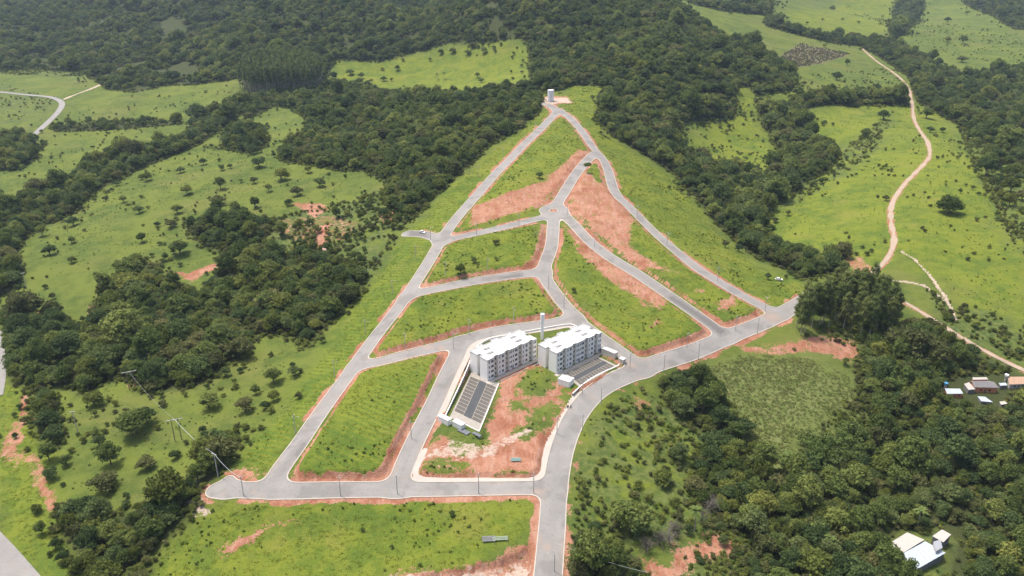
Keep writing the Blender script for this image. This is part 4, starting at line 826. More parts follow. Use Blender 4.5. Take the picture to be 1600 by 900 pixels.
def ico():
    global ICO
    if ICO is None:
        bm = bmesh.new(); bmesh.ops.create_icosphere(bm, subdivisions=1, radius=1); bm.verts.index_update(); ICO = (np.array([v.co[:] for v in bm.verts]), [[v.index for v in f.verts] for f in bm.faces]); bm.free()
    return ICO
def cards(r, C, Nrm, size, flat=.5):
    """leaf-clump faces at C facing about Nrm"""
    n = len(C); J = Nrm + r.normal(0, flat, (n, 3)); J /= np.linalg.norm(J, axis=1)[:, None]
    A = np.cross(J, r.normal(0, 1, (n, 3))); A /= np.linalg.norm(A, axis=1)[:, None] + 1e-9; B = np.cross(J, A); s = (size * r.uniform(.6, 1.4, n))[:, None]; a = r.uniform(.55, 1.0, (n, 1))
    V = np.stack([C - A * s, C - B * s * a * .8 + J * s * .15, C + A * s * .9, C + B * s * a + J * s * .15], 1); return V.reshape(-1, 3), np.arange(4 * n).reshape(n, 4)
def crown_mesh(name, seed, blobs, ncard, size, m, core=.78, flat=.55):
    """blobs: list of (x,y,z,rx,rz)"""
    r = np.random.default_rng(seed); V = []; Fc = []; n0 = 0; tot = sum(b[3] ** 2 for b in blobs); iv, if_ = ico()
    for b in blobs:
        n = max(6, int(ncard * b[3] ** 2 / tot)); D = r.normal(0, 1, (n, 3)); D[:, 2] = np.where(D[:, 2] < -.35, -D[:, 2], D[:, 2]); D /= np.linalg.norm(D, axis=1)[:, None]
        S = np.array([b[3], b[3], b[4]]); C = np.array(b[:3]) + D * S * r.uniform(.7, 1.3, (n, 1)); v, f = cards(r, C, D, size, flat); V.append(v); Fc += (f + n0).tolist(); n0 += len(v)
        cv = np.array(b[:3]) + iv * S * core * r.uniform(.85, 1.1, (len(iv), 1)); V.append(cv); Fc += [[k + n0 for k in f2] for f2 in if_]; n0 += len(cv)
    return mesh_np(name, np.concatenate(V), Fc, m)
def limbs_mesh(name, h, r0, tips, m, lean=0):
    b = MB(); b.tube([(0,0,-.8),(lean*.3,0,h*.5),(lean,0,h)], [r0,r0*.8,r0*.55], 7)
    for t_ in tips: b.tube([(lean*.8,0,h*.85),((t_[0]+lean)*.5,t_[1]*.5,(h+t_[2])*.5),t_], [r0*.5,r0*.35,r0*.15], 5)
    return b.mesh(name, m)
def broad(seed, w, h, nb, ncard, size, m=leaf, trunk=.16, flatten=1.0, bk=None):
    r = np.random.default_rng(seed); R_ = w / 2; ch = h * (1 - trunk); blobs = []; zc_ = h * trunk + ch * .42
    for k in range(nb):
        d = r.normal(0, 1, 3); d /= np.linalg.norm(d); d[2] = abs(d[2]) * 1.15 - .42; q = r.uniform(.45, 1.0); br = R_ * r.uniform(.2, .38) * (1.15 - .3 * q)
        blobs.append((d[0] * q * (R_ - br * .6), d[1] * q * (R_ - br * .6), zc_ + d[2] * q * ch * .5 * flatten, br, br * r.uniform(.65, 1.0)))
    blobs.append((0, 0, zc_, R_ * .6, ch * .36))
    cm = crown_mesh('crown', seed, blobs, ncard, size, m, .72, .95); tips = [(b[0]*.8, b[1]*.8, b[2]) for b in blobs[1:nb:3]]
    return cm, limbs_mesh('trunk', h * max(trunk, .2) * 1.2, .028 * w + .06, tips, bk or bark, r.uniform(-.3, .3))
BROAD = [broad(101, 8, 8.0, 20, 1250, .3), broad(102, 8, 6.8, 18, 1200, .3, leaf_d), broad(103, 8, 9.2, 24, 1350, .29), broad(104, 8, 6.0, 16, 1150, .31, leaf_o), broad(105, 8, 7.6, 26, 1300, .28, leaf_d), broad(106, 8, 7.2, 14, 1150, .32, leaf_y)]
ROUNDT = broad(111, 16, 15, 44, 3400, .42, trunk=.05); FLATT = broad(112, 8, 6.5, 9, 600, .34, trunk=.6, flatten=.25, bk=pale_bark); THIN = broad(113, 6, 6.0, 10, 480, .27, trunk=.22)
def euca(seed, h, w):
    r = np.random.default_rng(seed); blobs = []
    for k in range(13):
        z = h * (.34 + .62 * k / 12); q = w / 2 * (1 - (abs(k / 12 - .35)) ** 1.5) * .75; a = k * 2.4; br = w * r.uniform(.2, .3) * (1 - .35 * k / 12); blobs.append((math.cos(a) * q * .6, math.sin(a) * q * .6, z, br, br * 1.15))
    return crown_mesh('crown', seed, blobs, 1100, .42, leaf_e, .7), limbs_mesh('trunk', h * .9, .28, [(b[0]*.7, b[1]*.7, b[2]) for b in blobs[:6]], pale_bark)
EUCA = [euca(121, 25, 8.5), euca(122, 22, 7.5), euca(123, 27, 9)]
def euca_thin(seed):
    r = np.random.default_rng(seed); bl = [(r.uniform(-.4,.4), r.uniform(-.4,.4), 12 + k * 1.9, 1.5 - .12 * k, 1.7) for k in range(6)]
    return crown_mesh('crown', seed, bl, 260, .5, leaf_e, .6), limbs_mesh('trunk', 20, .2, [], pale_bark)
EUCT = [euca_thin(131), euca_thin(132)]
def palm(seed, h=9):
    r = np.random.default_rng(seed); b = MB()
    for k in range(18):
        a = k * 2.399; el = r.uniform(-.3, 1.1); Ln = r.uniform(2.6, 3.6); p0 = Vector((0, 0, h)); d = Vector((math.cos(a) * math.cos(el), math.sin(a) * math.cos(el), math.sin(el))); side = Vector((-math.sin(a), math.cos(a), 0)); prev = None
        for i in range(6):
            t_ = i / 5; p = p0 + d * Ln * t_ + Vector((0, 0, -1.6 * t_ * t_ * Ln / 3)); wd_ = .55 * math.sin(math.pi * (.12 + .85 * t_)); up = Vector((0, 0, -.25 * wd_)); q = (p - side * wd_ + up, p, p + side * wd_ + up)
            if prev: b.quad(prev[0], prev[1], q[1], q[0]); b.quad(prev[1], prev[2], q[2], q[1])
            prev = q
    return b.mesh('crown', leaf_b), MB().tube([(0,0,-.6),(.1,0,h*.5),(0,0,h)], [.2,.16,.15], 8).mesh('trunk', pale_bark)
PALM = palm(141)
def bamboo(seed, w, h):
    r = np.random.default_rng(seed); cul = MB(); C = []; Nn = []
    for k in range(46):
        a = r.uniform(0, 6.28); q = math.sqrt(r.uniform(0, 1)); base_ = Vector((math.cos(a) * q * w * .16, math.sin(a) * q * w * .16, -.4)); out = Vector((math.cos(a), math.sin(a), 0)); hh = h * r.uniform(.75, 1.05) * (1 - .25 * q); pts = [base_ + out * (w * .42 * q * t_ ** 2.2) + Vector((0, 0, hh * (t_ - .32 * q * t_ ** 3))) for t_ in (0, .35, .65, .85, 1)]
        cul.tube(pts, [.07,.06,.05,.03,.015], 4)
        for i in range(80):
            t_ = r.uniform(.25, 1.05); p = base_ + out * (w * .42 * q * t_ ** 2.2) + Vector((0, 0, hh * (t_ - .32 * q * t_ ** 3))) + Vector(r.normal(0, .5, 3)); C.append(p[:]); nv = out * .8 + Vector((0, 0, .8)); Nn.append(nv[:])
    v, f = cards(r, np.array(C), np.array(Nn), .42, .6); return mesh_np('crown', v, f.tolist(), leaf_b), cul.mesh('culms', pale_bark)
BAMB = [bamboo(151, 16, 13), bamboo(152, 14, 11)]
def shrub_mesh(seed, w, h, n, size, m=leaf): 
    r = np.random.default_rng(seed); return crown_mesh('foliage', seed, [(r.uniform(-.28,.28)*w, r.uniform(-.28,.28)*w, h*r.uniform(.3,.6), w*r.uniform(.2,.32), h*r.uniform(.28,.42)) for _ in range(5)], n, size, m, .7)
SHRUB = [shrub_mesh(161, 3, 2.2, 320, .2, leaf_o), shrub_mesh(162, 3, 1.8, 300, .2, leaf_y), shrub_mesh(163, 3, 2.6, 340, .2, leaf_y)]; STEM = MB().tube([(0,0,-.4),(0,0,1.2)], [.09,.05], 6).mesh('stem', bark)
def tuft(seed, n, w, h, m, wide=.12):
    r = np.random.default_rng(seed); b = MB()
    for k in range(n):
        a = r.uniform(0, 6.28); q = math.sqrt(r.uniform(0, 1)) * w; p = Vector((math.cos(a) * q, math.sin(a) * q, -.05)); hh = h * r.uniform(.5, 1.1); ln = Vector((r.normal(0, .4), r.normal(0, .4), 1)) * hh; s = Vector((r.normal(0, 1), r.normal(0, 1), 0)).normalized() * wide
        b.quad(p - s, p + s, p + ln * .6 + s * .8 + Vector((0,0,0)), p + ln)
    return b.mesh('tuft', m)
TUFT = [tuft(171, 16, .8, .55, leaf_g, .13), tuft(172, 16, .9, .45, leaf_g, .14), tuft(173, 14, .7, .7, leaf_g, .12)]
WEED = [shrub_mesh(181, 1.7, .9, 60, .2, leaf_w), shrub_mesh(182, 1.5, 1.1, 60, .2, leaf_w), shrub_mesh(183, 2.0, .8, 70, .22, leaf_w)]
REED = [tuft(191, 22, .9, 1.9, leaf_r, .1), tuft(192, 22, .8, 2.2, leaf_r, .1)]
def dead(seed):
    r = np.random.default_rng(seed); b = MB(); b.tube([(0,0,-.5),(.1,.1,1.6),(0,0,3)], [.2,.15,.1], 6)
    for k in range(46):
        a = r.uniform(0, 6.28); el = r.uniform(.1, 1.3); d = Vector((math.cos(a) * math.cos(el), math.sin(a) * math.cos(el), math.sin(el))); p = Vector((0, 0, r.uniform(1, 3))); Ln = r.uniform(1.5, 3.4); q = p + d * Ln; b.tube([p, p + d * Ln * .5, q], [.06,.045,.02], 4, False)
        for _ in range(3): b.tube([p + d * Ln * r.uniform(.4, .9), q + Vector(r.normal(0, .7, 3))], [.035,.015], 4, False)
    return b.mesh('branches', dry_leaf)
DEAD = dead(195)

# ------------------------------------------------------------------ scattering
def stuff(name, label, meshes, X, Y, Z, idx, rot, scl):
    """one object of kind stuff: points with instanced meshes"""
    n = len(X); me = bpy.data.meshes.new(name); me.vertices.add(n); me.vertices.foreach_set('co', np.stack([X, Y, Z], 1).astype(np.float32).ravel())
    for nm, tp, d in (('pick', 'INT', np.asarray(idx, np.int32)), ('turn', 'FLOAT', np.asarray(rot, np.float32))): me.attributes.new(nm, tp, 'POINT').data.foreach_set('value', d)
    me.attributes.new('size', 'FLOAT_VECTOR', 'POINT').data.foreach_set('vector', np.asarray(scl, np.float32).ravel())
    o = tag(link(name, me), label, None, None, 'stuff'); ng = bpy.data.node_groups.new(name, 'GeometryNodeTree'); ng.interface.new_socket('Geometry', in_out='INPUT', socket_type='NodeSocketGeometry'); ng.interface.new_socket('Geometry', in_out='OUTPUT', socket_type='NodeSocketGeometry')
    n_, l_ = ng.nodes, ng.links; gi = n_.new('NodeGroupInput'); go = n_.new('NodeGroupOutput'); ip = n_.new('GeometryNodeInstanceOnPoints'); g2 = n_.new('GeometryNodeGeometryToInstance')
    for m_ in reversed(meshes):
        po = bpy.data.objects.new(m_.name + '_source', m_); oi = n_.new('GeometryNodeObjectInfo'); oi.inputs[0].default_value = po; oi.inputs['As Instance'].default_value = False; l_.new(oi.outputs['Geometry'], g2.inputs[0])
    def na(nm, tp): a = n_.new('GeometryNodeInputNamedAttribute'); a.data_type = tp; a.inputs[0].default_value = nm; return a.outputs[0]
    l_.new(gi.outputs[0], ip.inputs['Points']); l_.new(g2.outputs[0], ip.inputs['Instance']); ip.inputs['Pick Instance'].default_value = True; l_.new(na('pick', 'INT'), ip.inputs['Instance Index'])
    cx = n_.new('ShaderNodeCombineXYZ'); l_.new(na('turn', 'FLOAT'), cx.inputs[2]); l_.new(cx.outputs[0], ip.inputs['Rotation']); l_.new(na('size', 'FLOAT_VECTOR'), ip.inputs['Scale']); l_.new(ip.outputs[0], go.inputs[0])
    md = o.modifiers.new('scatter', 'NODES'); md.node_group = ng; return o
def joined(cm, tm, name):
    b = bpy.data.meshes.new(name); bm = bmesh.new(); bm.from_mesh(cm); k = len(bm.faces); bm.from_mesh(tm); bm.faces.ensure_lookup_table()
    for f in bm.faces[k:]: f.material_index = 1
    bm.to_mesh(b); bm.free(); b.materials.append(cm.materials[0]); b.materials.append(tm.materials[0]); return b
BJ = [joined(c_, t_, 'tree') for c_, t_ in BROAD]; EJ = [joined(c_, t_, 'tree') for c_, t_ in EUCT]
def grid_in(P, sp, keep=1.0, seed=0):
    r = np.random.default_rng(seed); lo, hi = P.min(0), P.max(0); gx, gy = np.meshgrid(np.arange(lo[0], hi[0], sp), np.arange(lo[1], hi[1], sp * .9)); gx = gx + (np.arange(gx.shape[0]) % 2)[:, None] * sp / 2
    x = gx.ravel() + r.uniform(-.42, .42, gx.size) * sp; y = gy.ravel() + r.uniform(-.42, .42, gx.size) * sp; k = (poly_sd(x, y, P, 3) > 0) & (r.random(len(x)) < keep); return x[k], y[k]
def in_view(x, y, z, m=60):
    u, v, zc = project(x, y, z); return (u > -m) & (u < 1600 + m) & (v > -m) & (v < 900 + m * 2) & (zc > 0), zc
OBST = [frame_poly(B1, -3, BL + 3, -5, BW + 3), frame_poly(B2, -3, BL + 3, -5, BW + 3)]
AX, AY, AW, AN = [], [], [], []; STRIP = poly(LUSH[4])
for k, (nm, p, cw, sp, keep) in enumerate(WOODS):
    x, y = grid_in(WPOLY[nm], sp, keep, 500 + k); gap = fbm(x, y, 26, 3, 60 + k); thr = 0 if nm in ('bottomwood', 'fencewood', 'treeline', 'bottomright') else .4 if nm in ('openscrub', 'fieldedge') else (np.where(x < -430, .47, .3) if nm == 'ridge' else .22)
    kk = (gap > thr) & (street(x, y) > 4.5)
    x, y = x[kk], y[kk]; r = np.random.default_rng(900 + k); w = cw * np.exp(r.normal(0, .36, len(x))) * (.8 + .5 * fbm(x, y, 40, 2, 33)); AX.append(x); AY.append(y); AW.append(w); AN += [k] * len(x)
for k, (nm, p, cw, sp, keep) in enumerate(WOODS):      # stragglers outside the wood edges
    P_ = WPOLY[nm]; lo, hi = P_.min(0) - 30, P_.max(0) + 30; x, y = grid_in(np.array([lo, [hi[0], lo[1]], hi, [lo[0], hi[1]]]), 7.0, 1.0, 700 + k); d_ = -poly_sd(x, y, P_, 40); r = np.random.default_rng(800 + k)
    kk = (d_ > 1) & (d_ < 30) & (r.random(len(x)) < .42 * np.exp(-np.maximum(d_ - 2, 0) / 9) * smooth(.38, .6, fbm(x, y, 40, 2, 90 + k)) * 1.6) & (street(x, y) > 14) & (cov('wood', x, y) < .5) & (cov('reed', x, y) < .3)
    strip = poly_sd(x, y, STRIP, 5) > -1; kk &= ~strip; x, y = x[kk], y[kk]; AX.append(x); AY.append(y); AW.append(cw * r.uniform(.35, .85, len(x))); AN += [k] * len(x)
AX, AY, AW, AN = np.concatenate(AX), np.concatenate(AY), np.concatenate(AW), np.array(AN); AZ = land(AX, AY)
CLEAR = [poly(p) for p in ([(1472,612),(1478,600),(1520,588),(1550,588),(1606,584),(1606,606),(1580,612),(1560,622),(1555,634),(1525,634),(1500,625)], [(1380,858),(1414,834),(1445,838),(1470,829),(1490,842),(1482,872),(1440,905),(1425,905),(1408,880)])]
kk = np.ones(len(AX), bool)
for P_ in CLEAR: kk &= (poly_sd(AX, AY, P_, 16) < -1 - AW * .42) & (poly_sd(AX, AY + AW * .75, P_, 16) < -AW * .42)
for (p, w, n), L_ in zip(LANES, LLINES): kk &= line_d(AX, AY, L_, 12) > w / 2 + 2
for k, ((p, w), L_) in enumerate(zip(DIRTS, DLINES)): kk &= line_d(AX, AY, L_, 20) > (w / 2 + 1.6 if k == 0 else 6.0)
kk &= line_d(AX, AY + 8, DLINES[1], 20) > 7.5
vis, ZC = in_view(AX, AY, AZ); kk &= vis; AX, AY, AW, AN, AZ, ZC = (a[kk] for a in (AX, AY, AW, AN, AZ, ZC))
print('TREES', len(AX))
def plant(name, label, cat, parts, x, y, rz, s, group, z=None, sink=.15):
    t = thing(name, label, cat, (x, y, (landz(x, y) if z is None else z) - sink), rz, group); t.scale = s if isinstance(s, tuple) else (s, s, s)
    for nm, m_ in parts: link(nm, m_, t)
    return t
# scattered trees of the pastures and lots, each placed on its own
def sized(p, wpx, wm):
    c = at(*p)[0]; zc = project(c[0], c[1], float(base(*c)[0]))[2]; return c, wpx * zc / FPX / wm
AREAS = {
 'the upper left pasture': [(218,333,20),(115,353,22),(67,370,20),(113,381,14),(78,398,24),(113,412,15),(277,333,20),(267,355,22),(246,354,12),(222,378,18),(282,400,34),(193,317,14),(293,305,22),(343,321,28),(345,295,22),(347,268,13),(360,265,10),(318,258,14),(282,270,16),(230,282,20),(148,315,9),(397,286,15),(399,326,18),(452,323,16),(465,307,24),(376,284,9),(440,282,28),(405,262,30),(395,240,22),(500,292,22),(482,270,14),(420,300,14)],
 'the far round pasture': [(600,127,12),(612,127,8),(548,117,16),(565,122,12),(521,122,15),(581,130,8),(621,110,10),(672,96,7),(689,86,11),(708,84,13),(731,86,13),(756,83,13),(739,74,14),(771,77,9),(746,121,10),(752,130,11)],
 'the right hill pasture': [(1384,314,14),(1379,265,8),(1447,185,23),(1453,206,14),(1472,207,11),(1352,213,19),(1380,186,21),(1323,103,10),(1307,125,19),(1289,74,9),(1503,97,19),(1504,69,16),(1479,66,13),(1261,38,7),(1285,33,7),(1316,33,7),(1341,37,7),(1300,18,11),(1511,23,9),(1480,35,13)],
 'the lower left pasture': [(213,677,62),(230,660,34),(155,694,24),(173,724,42),(163,764,52),(230,731,38),(275,717,21),(327,637,40),(383,642,34),(197,792,17),(267,765,18),(220,798,22),(147,632,40),(80,745,30),(77,718,32),(103,724,22),(360,700,30),(428,598,32),(460,588,22),(467,622,16),(415,639,19),(428,626,22),(400,614,18),(376,582,12)],
 'the building lots': [(720,433,20),(741,415,12),(776,411,9),(775,386,13),(843,282,15),(896,462,10),(706,806,12),(567,829,9),(612,855,8)],
 'the right lower slope': [(985,830,78),(1034,755,38),(930,830,26),(925,870,40),(1060,720,34)]}
NIND = 0
def sizeword(s, w): return 'big' if w > 11 else 'medium sized' if w > 6.5 else 'small'
for area, ts in AREAS.items():
    for k, (px_, py_, w) in enumerate(sorted(ts)):
        c, s = sized((px_, py_), w, 8); pr = BROAD[(k * 5 + 2) % 6] if w > 9 else THIN; s = s * (1 if w > 9 else 1.33); hz_ = (.8 if s > 1.2 else .92) * random.uniform(.9, 1.15)
        plant('tree', f'{sizeword(s, s * 8)} spreading tree in {area}, {ORD[k]} from the left there', 'tree', (('trunk', pr[1]), ('crown', pr[0])), c[0], c[1], random.uniform(0, 6.28), (s, s, s * hz_), 'scattered trees of the open land'); NIND += 1
c, s = sized((1482, 333), 40, 16); plant('tree', 'large dense ball-shaped tree alone on the bright right hillside', 'tree', (('trunk', ROUNDT[1]), ('crown', ROUNDT[0])), c[0], c[1], .5, (s, s, s * .92), 'scattered trees of the open land')
c, s = sized((917, 273), 17, 8); plant('tree', 'flat-topped tree with bare trunk on the green corner below the upper junction', 'tree', (('trunk', FLATT[1]), ('crown', FLATT[0])), c[0], c[1], 1.2, (s, s, s * 1.2), 'flat-topped trees')
c, s = sized((943, 212), 18, 8); plant('tree', 'flat-topped tree right of the outer street on the upper slope', 'tree', (('trunk', FLATT[1]), ('crown', FLATT[0])), c[0], c[1], 2.2, s, 'flat-topped trees')
PALMS = [(683,124),(694,124),(779,145),(631,145),(701,154),(761,146),(37,273),(1228,740),(1292,868),(1432,826),(1085,830)]
for k, p in enumerate(sorted(PALMS)):
    c = at(*p)[0]; plant('palm_tree', f'slender palm tree with drooping fronds, {ORD[k]} palm from the left', 'palm tree', (('trunk', PALM[1]), ('crown', PALM[0])), c[0], c[1], k * 1.3, random.uniform(.8, 1.15), 'palm trees')
BWHERE = ['lowest by the reed field corner', 'right neighbour of the lowest one', 'topmost beside the reed field', 'leftmost beside the reed field', 'largest between the grove and farm houses', 'just left of the largest', 'halfway to the reed field', 'nearest to the farm houses']
for k, (px_, py_, v, s) in enumerate([(1285,722,0,1.15),(1318,712,1,1.05),(1330,690,0,.95),(1270,700,1,.9),(1420,590,0,1.1),(1390,600,1,1.0),(1375,640,0,.85),(1450,598,1,.9)]):
    c = at(px_, py_)[0]; plant('bamboo_clump', f'feathery bright green bamboo clump in the right wood, {BWHERE[k]}', 'bamboo', (('culms', BAMB[v][1]), ('crown', BAMB[v][0])), c[0], c[1], k * 1.1, s, 'bamboo clumps in the right wood')
for k, p in enumerate([(1010,862),(1030,850),(1052,835),(1095,815),(1110,800),(1045,850)]):
    c = at(*p)[0]; plant('dead_bush', f'leafless grey bush by the lower right earth patch, {ORD[k]} from the left' if k < 5 else 'leafless grey bush tucked between the others by the lower right earth patch', 'bush', (('branches', DEAD),), c[0], c[1], k * .9, 1.3, 'leafless grey bushes')
# tall eucalyptus grove by the end of the main street
GROVE = poly([(1222,528),(1236,505),(1290,478),(1300,462),(1345,460),(1385,486),(1405,515),(1395,532),(1350,530),(1300,518),(1262,530)])
x, y = grid_in(GROVE, 5.8, .97, 78); kk = street(x, y) > 4.5
for L_ in DLINES: kk &= line_d(x, y, L_, 20) > (4.5 if L_ is DLINES[0] else 12.0)
x, y = x[kk], y[kk]; print('EUCA', len(x))
ex_, ey_ = at(1228, 522)[0]; oe = np.argsort(np.hypot(x - ex_, y - ey_)); x, y = x[oe], y[oe]
for k in range(len(x)):
    pr = EUCA[k % 3]; s = random.uniform(.75, 1.02) * (1.0 if x[k] < 235 else .8); plant('eucalyptus_tree', ('tall dark eucalyptus in the grove, ' + (ORD[k] + ' closest to the main street end' if k else 'closest to the main street end')) if k < len(ORD) else 'tall dark eucalyptus at the far right side of the grove', 'eucalyptus', (('trunk', pr[1]), ('crown', pr[0])), x[k], y[k], random.uniform(0, 6.28), s, 'eucalyptus grove at the main street end')
# woodland: the trees that show largest are things, the far rest is one mass
r = np.random.default_rng(5); TI = r.integers(0, 6, len(AX)); TR = r.uniform(0, 6.28, len(AX)); TS = AW / 8; TH = TS * r.uniform(.8, 1.3, len(AX)); u_, v_, _ = project(AX, AY, AZ)
app = np.where((u_ > 0) & (u_ < 1600) & (v_ < 905), AW / ZC, 0); pick = np.argsort(-app)[:292 - NIND]; sel = np.zeros(len(AX), bool); sel[pick] = True
WL = {'pastureclump': 'tree in the clump of the upper left pasture', 'hedge': 'tree in the far left hedge', 'leftclump': 'tree in the far left clump', 'valleywood': 'tree in the right valley wood', 'saddle': 'tree in the wood left of the tank', 'hedgeright': 'tree in the far right hedge', 'grovewood': 'tree between grove and farm houses', 'creek': 'tree along the left creek', 'gully': 'tree in the small wood of the left pasture', 'hill': 'tree on the wooded hill', 'lowerlane': 'tree beside the end of the main street', 'bottomwood': 'dark rounded tree crowded in the wood left of the cul-de-sac', 'rightwood': 'leafy tree crowded in the large wood at the lower right', 'treeline': 'dark tree in the dense band between the reed field and the grassy slope', 'roadwood': 'tree in the wood beside the lane at the left edge', 'slopewood': 'tree in the dense wood left of the long left street', 'fencewood': 'tree in the dark row at the lower left', 'bottomright': 'tree beside the main street at the bottom edge', 'openscrub': 'tree in the open scrub with bare earth gullies'}
MARKS = {'rightwood': [((1430,865),'the joined farm roofs'),((1520,605),'the grey-roofed farm house'),((1600,640),'the tan shack'),((1590,760),'the middle right edge'),((1590,880),'the bottom right corner'),((1300,700),'the bamboo by the reed field'),((1090,860),'the lower right earth patch'),((1200,760),'the reed field bottom corner'),((1300,880),'the bottom edge below the bamboo'),((1190,890),'the bottom edge beside the earth'),((1400,600),'the bamboo below the grove'),((1450,700),'the middle of the wood'),((1350,790),'the clearing above the farm roofs'),((1530,820),'the farm roofs right side'),((1110,760),'the leafless grey bushes')],
 'bottomwood': [((335,755),'the cul-de-sac'),((120,820),'the left lane'),((200,880),'the bottom edge'),((260,800),'the lower lot')], 'roadwood': [((5,560),'the left edge lane'),((140,540),'the slope wood'),((90,600),'the lower left pasture')], 'slopewood': [((480,530),'the long left street'),((300,600),'the lower left pasture'),((160,560),'the left edge wood')], 'treeline': [((1060,580),'the main street'),((1165,700),'the reed field')]}
MCNT = {}
def wood_label(i, wn_):
    b_ = WL.get(wn_, 'tree standing in the wood'); mk = MARKS.get(wn_)
    sz = 'big' if AW[i] > 10.5 else 'small' if AW[i] < 7.5 else 'middling'
    if not mk: key = (wn_, sz); MCNT[key] = MCNT.get(key, 0) + 1; return f'{sz} ' + b_ + (f', {ORD[MCNT[key] - 1]} from the camera side' if wn_ in WL else '')
    d_ = [math.hypot(u_[i] - m[0][0], v_[i] - m[0][1]) for m in mk]; j = int(np.argmin(d_)); return (wn_, j, d_[j])
WN = {'rightwood': 'lower right wood tree', 'bottomwood': 'tree left of the lower lot', 'roadwood': 'left edge wood tree', 'slopewood': 'tree left of the long street', 'treeline': 'dark tree band beside the reeds'}
LAB = {i: wood_label(i, WOODS[AN[i]][0]) for i in np.where(sel)[0]}; byk = {}
for i, l_ in LAB.items():
    if isinstance(l_, tuple): byk.setdefault(l_[:2], []).append((l_[2], i))
for (wn_, j), v in byk.items():
    for k, (d_, i) in enumerate(sorted(v)): LAB[i] = f'{WN[wn_]}, {ORD[min(k, len(ORD) - 1)]} nearest {MARKS[wn_][j][1]}' if k else f'{WN[wn_]}, nearest to {MARKS[wn_][j][1]}'
for i in np.where(sel)[0]:
    pr = BROAD[TI[i]]; wn_ = WOODS[AN[i]][0]; plant('tree', LAB[i], 'tree', (('trunk', pr[1]), ('crown', pr[0])), AX[i], AY[i], TR[i], (TS[i], TS[i], TH[i]), 'trees of the ' + wn_, AZ[i] - .2)
rest = ~sel; stuff('woodland', 'dark green mixed woodland covering the hills and valleys', BJ, AX[rest], AY[rest], AZ[rest] - .3, TI[rest], TR[rest], np.stack([TS, TS, TH], 1)[rest])
P_ = poly([(372,140),(388,122),(420,112),(480,110),(506,124),(502,143),(440,150),(392,150)]); x, y = grid_in(P_, 4.4, .95, 79); stuff('eucalyptus_plantation', 'thin-trunked eucalyptus plantation at the far left wood edge', EJ, x, y, land(x, y) - .3, rng.integers(0, 2, len(x)), rng.uniform(0, 6, len(x)), np.repeat(rng.uniform(1.2, 1.6, len(x))[:, None], 3, 1))
# low growth
def sprinkle(polys, sp, dens, seed, maxsoil=.45):
    X, Y = [], []
    for k, p in enumerate(polys):
        P_ = poly(p) if not isinstance(p, np.ndarray) else p; x, y = grid_in(P_, sp, 1.0, seed + k); r = np.random.default_rng(seed + 50 + k); kk = (r.random(len(x)) < dens(x, y)) & (street(x, y) > 1.2) & (cov('soil', x, y) < maxsoil) & (cov('pale', x, y) < .4)
        for Q_, z_ in PADS: kk &= poly_sd(x, y, Q_, 3) < -.8
        for Q_ in CLEAR: kk &= poly_sd(x, y, Q_, 3) < -.5
        for L_ in DLINES: kk &= line_d(x, y, L_, 8) > 3
        for L_ in LLINES: kk &= line_d(x, y, L_, 8) > 5.5
        X.append(x[kk]); Y.append(y[kk])
    return np.concatenate(X), np.concatenate(Y)
def low(name, label, meshes, X, Y, s0, s1, seed, f=None, zf=1.0):
    r = np.random.default_rng(seed); s = r.uniform(s0, s1, len(X)) * (f if f is not None else 1); print(name, len(X)); return stuff(name, label, meshes, X, Y, land(X, Y), r.integers(0, len(meshes), len(X)), r.uniform(0, 6.28, len(X)), np.stack([s, s, s * zf * r.uniform(.8, 1.2, len(X))], 1))
LOTP = [p for p, h in LOTS] + LUSH[4:5] + [LUSH[11], LUSH[1], LUSH[13]]
X, Y = sprinkle(LOTP, 1.15, lambda x, y: .14 + .2 * smooth(.35, .65, fbm(x, y, 6, 3, 41)), 2000); low('grass', 'tall fresh grass on the lots and slopes', TUFT, X, Y, .6, 1.2, 1, None, .5)
X, Y = sprinkle([p for p, h in LOTS] + [LUSH[11], LUSH[1], LUSH[12], LUSH[14]] + SCRUBP[1:2] + GREENIN, 1.7, lambda x, y: smooth(.5, .66, fbm(x, y, 16, 3, 43)) * .16 + .006, 2100); low('weeds', 'darker weeds in clumps on the lots and slopes', WEED, X, Y, .35, .85, 2)
X, Y = sprinkle([LUSH[0], [(90,620),(480,540),(420,700),(230,780),(110,770)], [(0,250),(300,230),(440,200),(580,290),(420,400),(250,420),(40,440)]], 3.2, lambda x, y: .1 + .4 * smooth(.45, .65, fbm(x, y, 18, 3, 49)), 2050); low('pasture_grass', 'coarse grass clumps dotting the grazed pastures', WEED, X, Y, .25, .6, 7)
X, Y = sprinkle([SCRUBP[1], SCRUBP[3], SCRUBP[6]], 2.3, lambda x, y: (.1 + .4 * smooth(.38, .6, fbm(x, y, 24, 3, 57))), 2070, .6); low('undergrowth', 'mixed light green undergrowth on the overgrown slopes', WEED + SHRUB[:2], X, Y, .5, 1.5, 8)
X, Y = sprinkle(REEDP, .95, lambda x, y: .6 * smooth(.2, .75, cov('reed', x, y)) * (.5 + fbm(x, y, 14, 2, 51)), 2200); low('reeds', 'pale olive reeds filling the wet field right of the tree band', REED, X, Y, .5, .85, 3, None, .5)
SCR = [SCRUBP[0], SCRUBP[1], SCRUBP[3], SCRUBP[4], SCRUBP[5], SCRUBP[6], SCRUBP[2], SCRUBP[7], [(1190,330),(1330,225),(1430,160),(1640,350),(1640,520),(1400,400),(1340,430)], [(0,250),(300,230),(440,200),(580,290),(420,400),(250,420),(40,440)], [(90,620),(480,540),(420,700),(230,780),(110,770)], [(90,170),(380,130),(300,210),(0,300)], [(1060,200),(1160,150),(1230,245),(1180,275)], [(1200,130),(1400,100),(1420,150),(1240,150)], [(1300,-10),(1640,60),(1640,110),(1450,80)]]
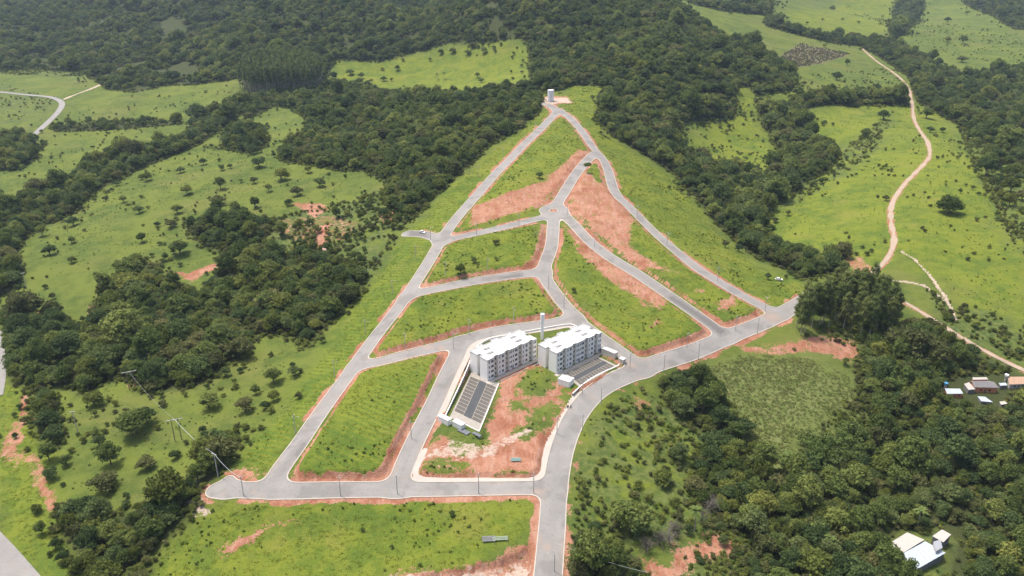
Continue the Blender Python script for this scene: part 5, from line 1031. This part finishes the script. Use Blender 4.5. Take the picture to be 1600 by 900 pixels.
dn = [.3, .18, .5, .35, .3, .4, .3, .1, .018, .02, .05, .02, .08, .06, .03]; XS, YS = [], []
for k, p in enumerate(SCR):
    x, y = sprinkle([p], 2.9, lambda x, y: dn[k] * (.25 + 1.5 * smooth(.42, .62, fbm(x, y, 22, 3, 44 + k))), 2300 + k, .7); XS.append(x); YS.append(y)
for k, w in enumerate(WOODS):
    P_ = WPOLY[w[0]]; x, y = grid_in(np.array([P_.min(0) - 4, [P_[:, 0].max() + 4, P_[:, 1].min() - 4], P_.max(0) + 4, [P_[:, 0].min() - 4, P_[:, 1].max() + 4]]), 2.6, .55, 3300 + k); d_ = poly_sd(x, y, P_, 6); kk = (np.abs(d_ + .5 + 2.5 * (fbm(x, y, 12, 2, 5) - .5)) < 2.6) & (street(x, y) > 2.5)
    for L_ in DLINES: kk &= line_d(x, y, L_, 8) > 3.2
    for L_ in LLINES: kk &= line_d(x, y, L_, 8) > 5
    for Q_ in CLEAR: kk &= poly_sd(x, y, Q_, 3) < -.5
    x, y = x[kk], y[kk]; vv, _z = in_view(x, y, quick(x, y)); XS.append(x[vv]); YS.append(y[vv])
X, Y = np.concatenate(XS), np.concatenate(YS); low('shrubs', 'low dark bushes dotted over scrub and pasture', SHRUB, X, Y, .4, 1.15, 4)
X, Y = sprinkle([[(1250,68),(1330,84),(1240,108),(1205,92)]], 3.0, lambda x, y: x * 0 + .45, 2500, 2); low('dry_brush', 'brown dry brush on the cleared far hillside', [shrub_mesh(197, 3, 1.8, 160, .3, dry_leaf), SHRUB[0]], X, Y, .5, 1.1, 9)
# ------------------------------------------------------------------ the hazy air over the valley
hz = MB().box(-4200, 4200, -400, 4200, -80, 420).build('haze', None); tag(hz, 'thin pale haze filling the valley', None, None, 'stuff')
hm = bpy.data.materials.new('haze'); hm.use_nodes = True; hn = hm.node_tree.nodes; hn.remove(hn['Principled BSDF']); pv = hn.new('ShaderNodeVolumePrincipled')
pv.inputs['Color'].default_value = (.62, .8, 1, 1); pv.inputs['Density'].default_value = .00006; pv.inputs['Anisotropy'].default_value = .2
hm.node_tree.links.new(pv.outputs[0], hn['Material Output'].inputs['Volume']); hz.data.materials.append(hm)
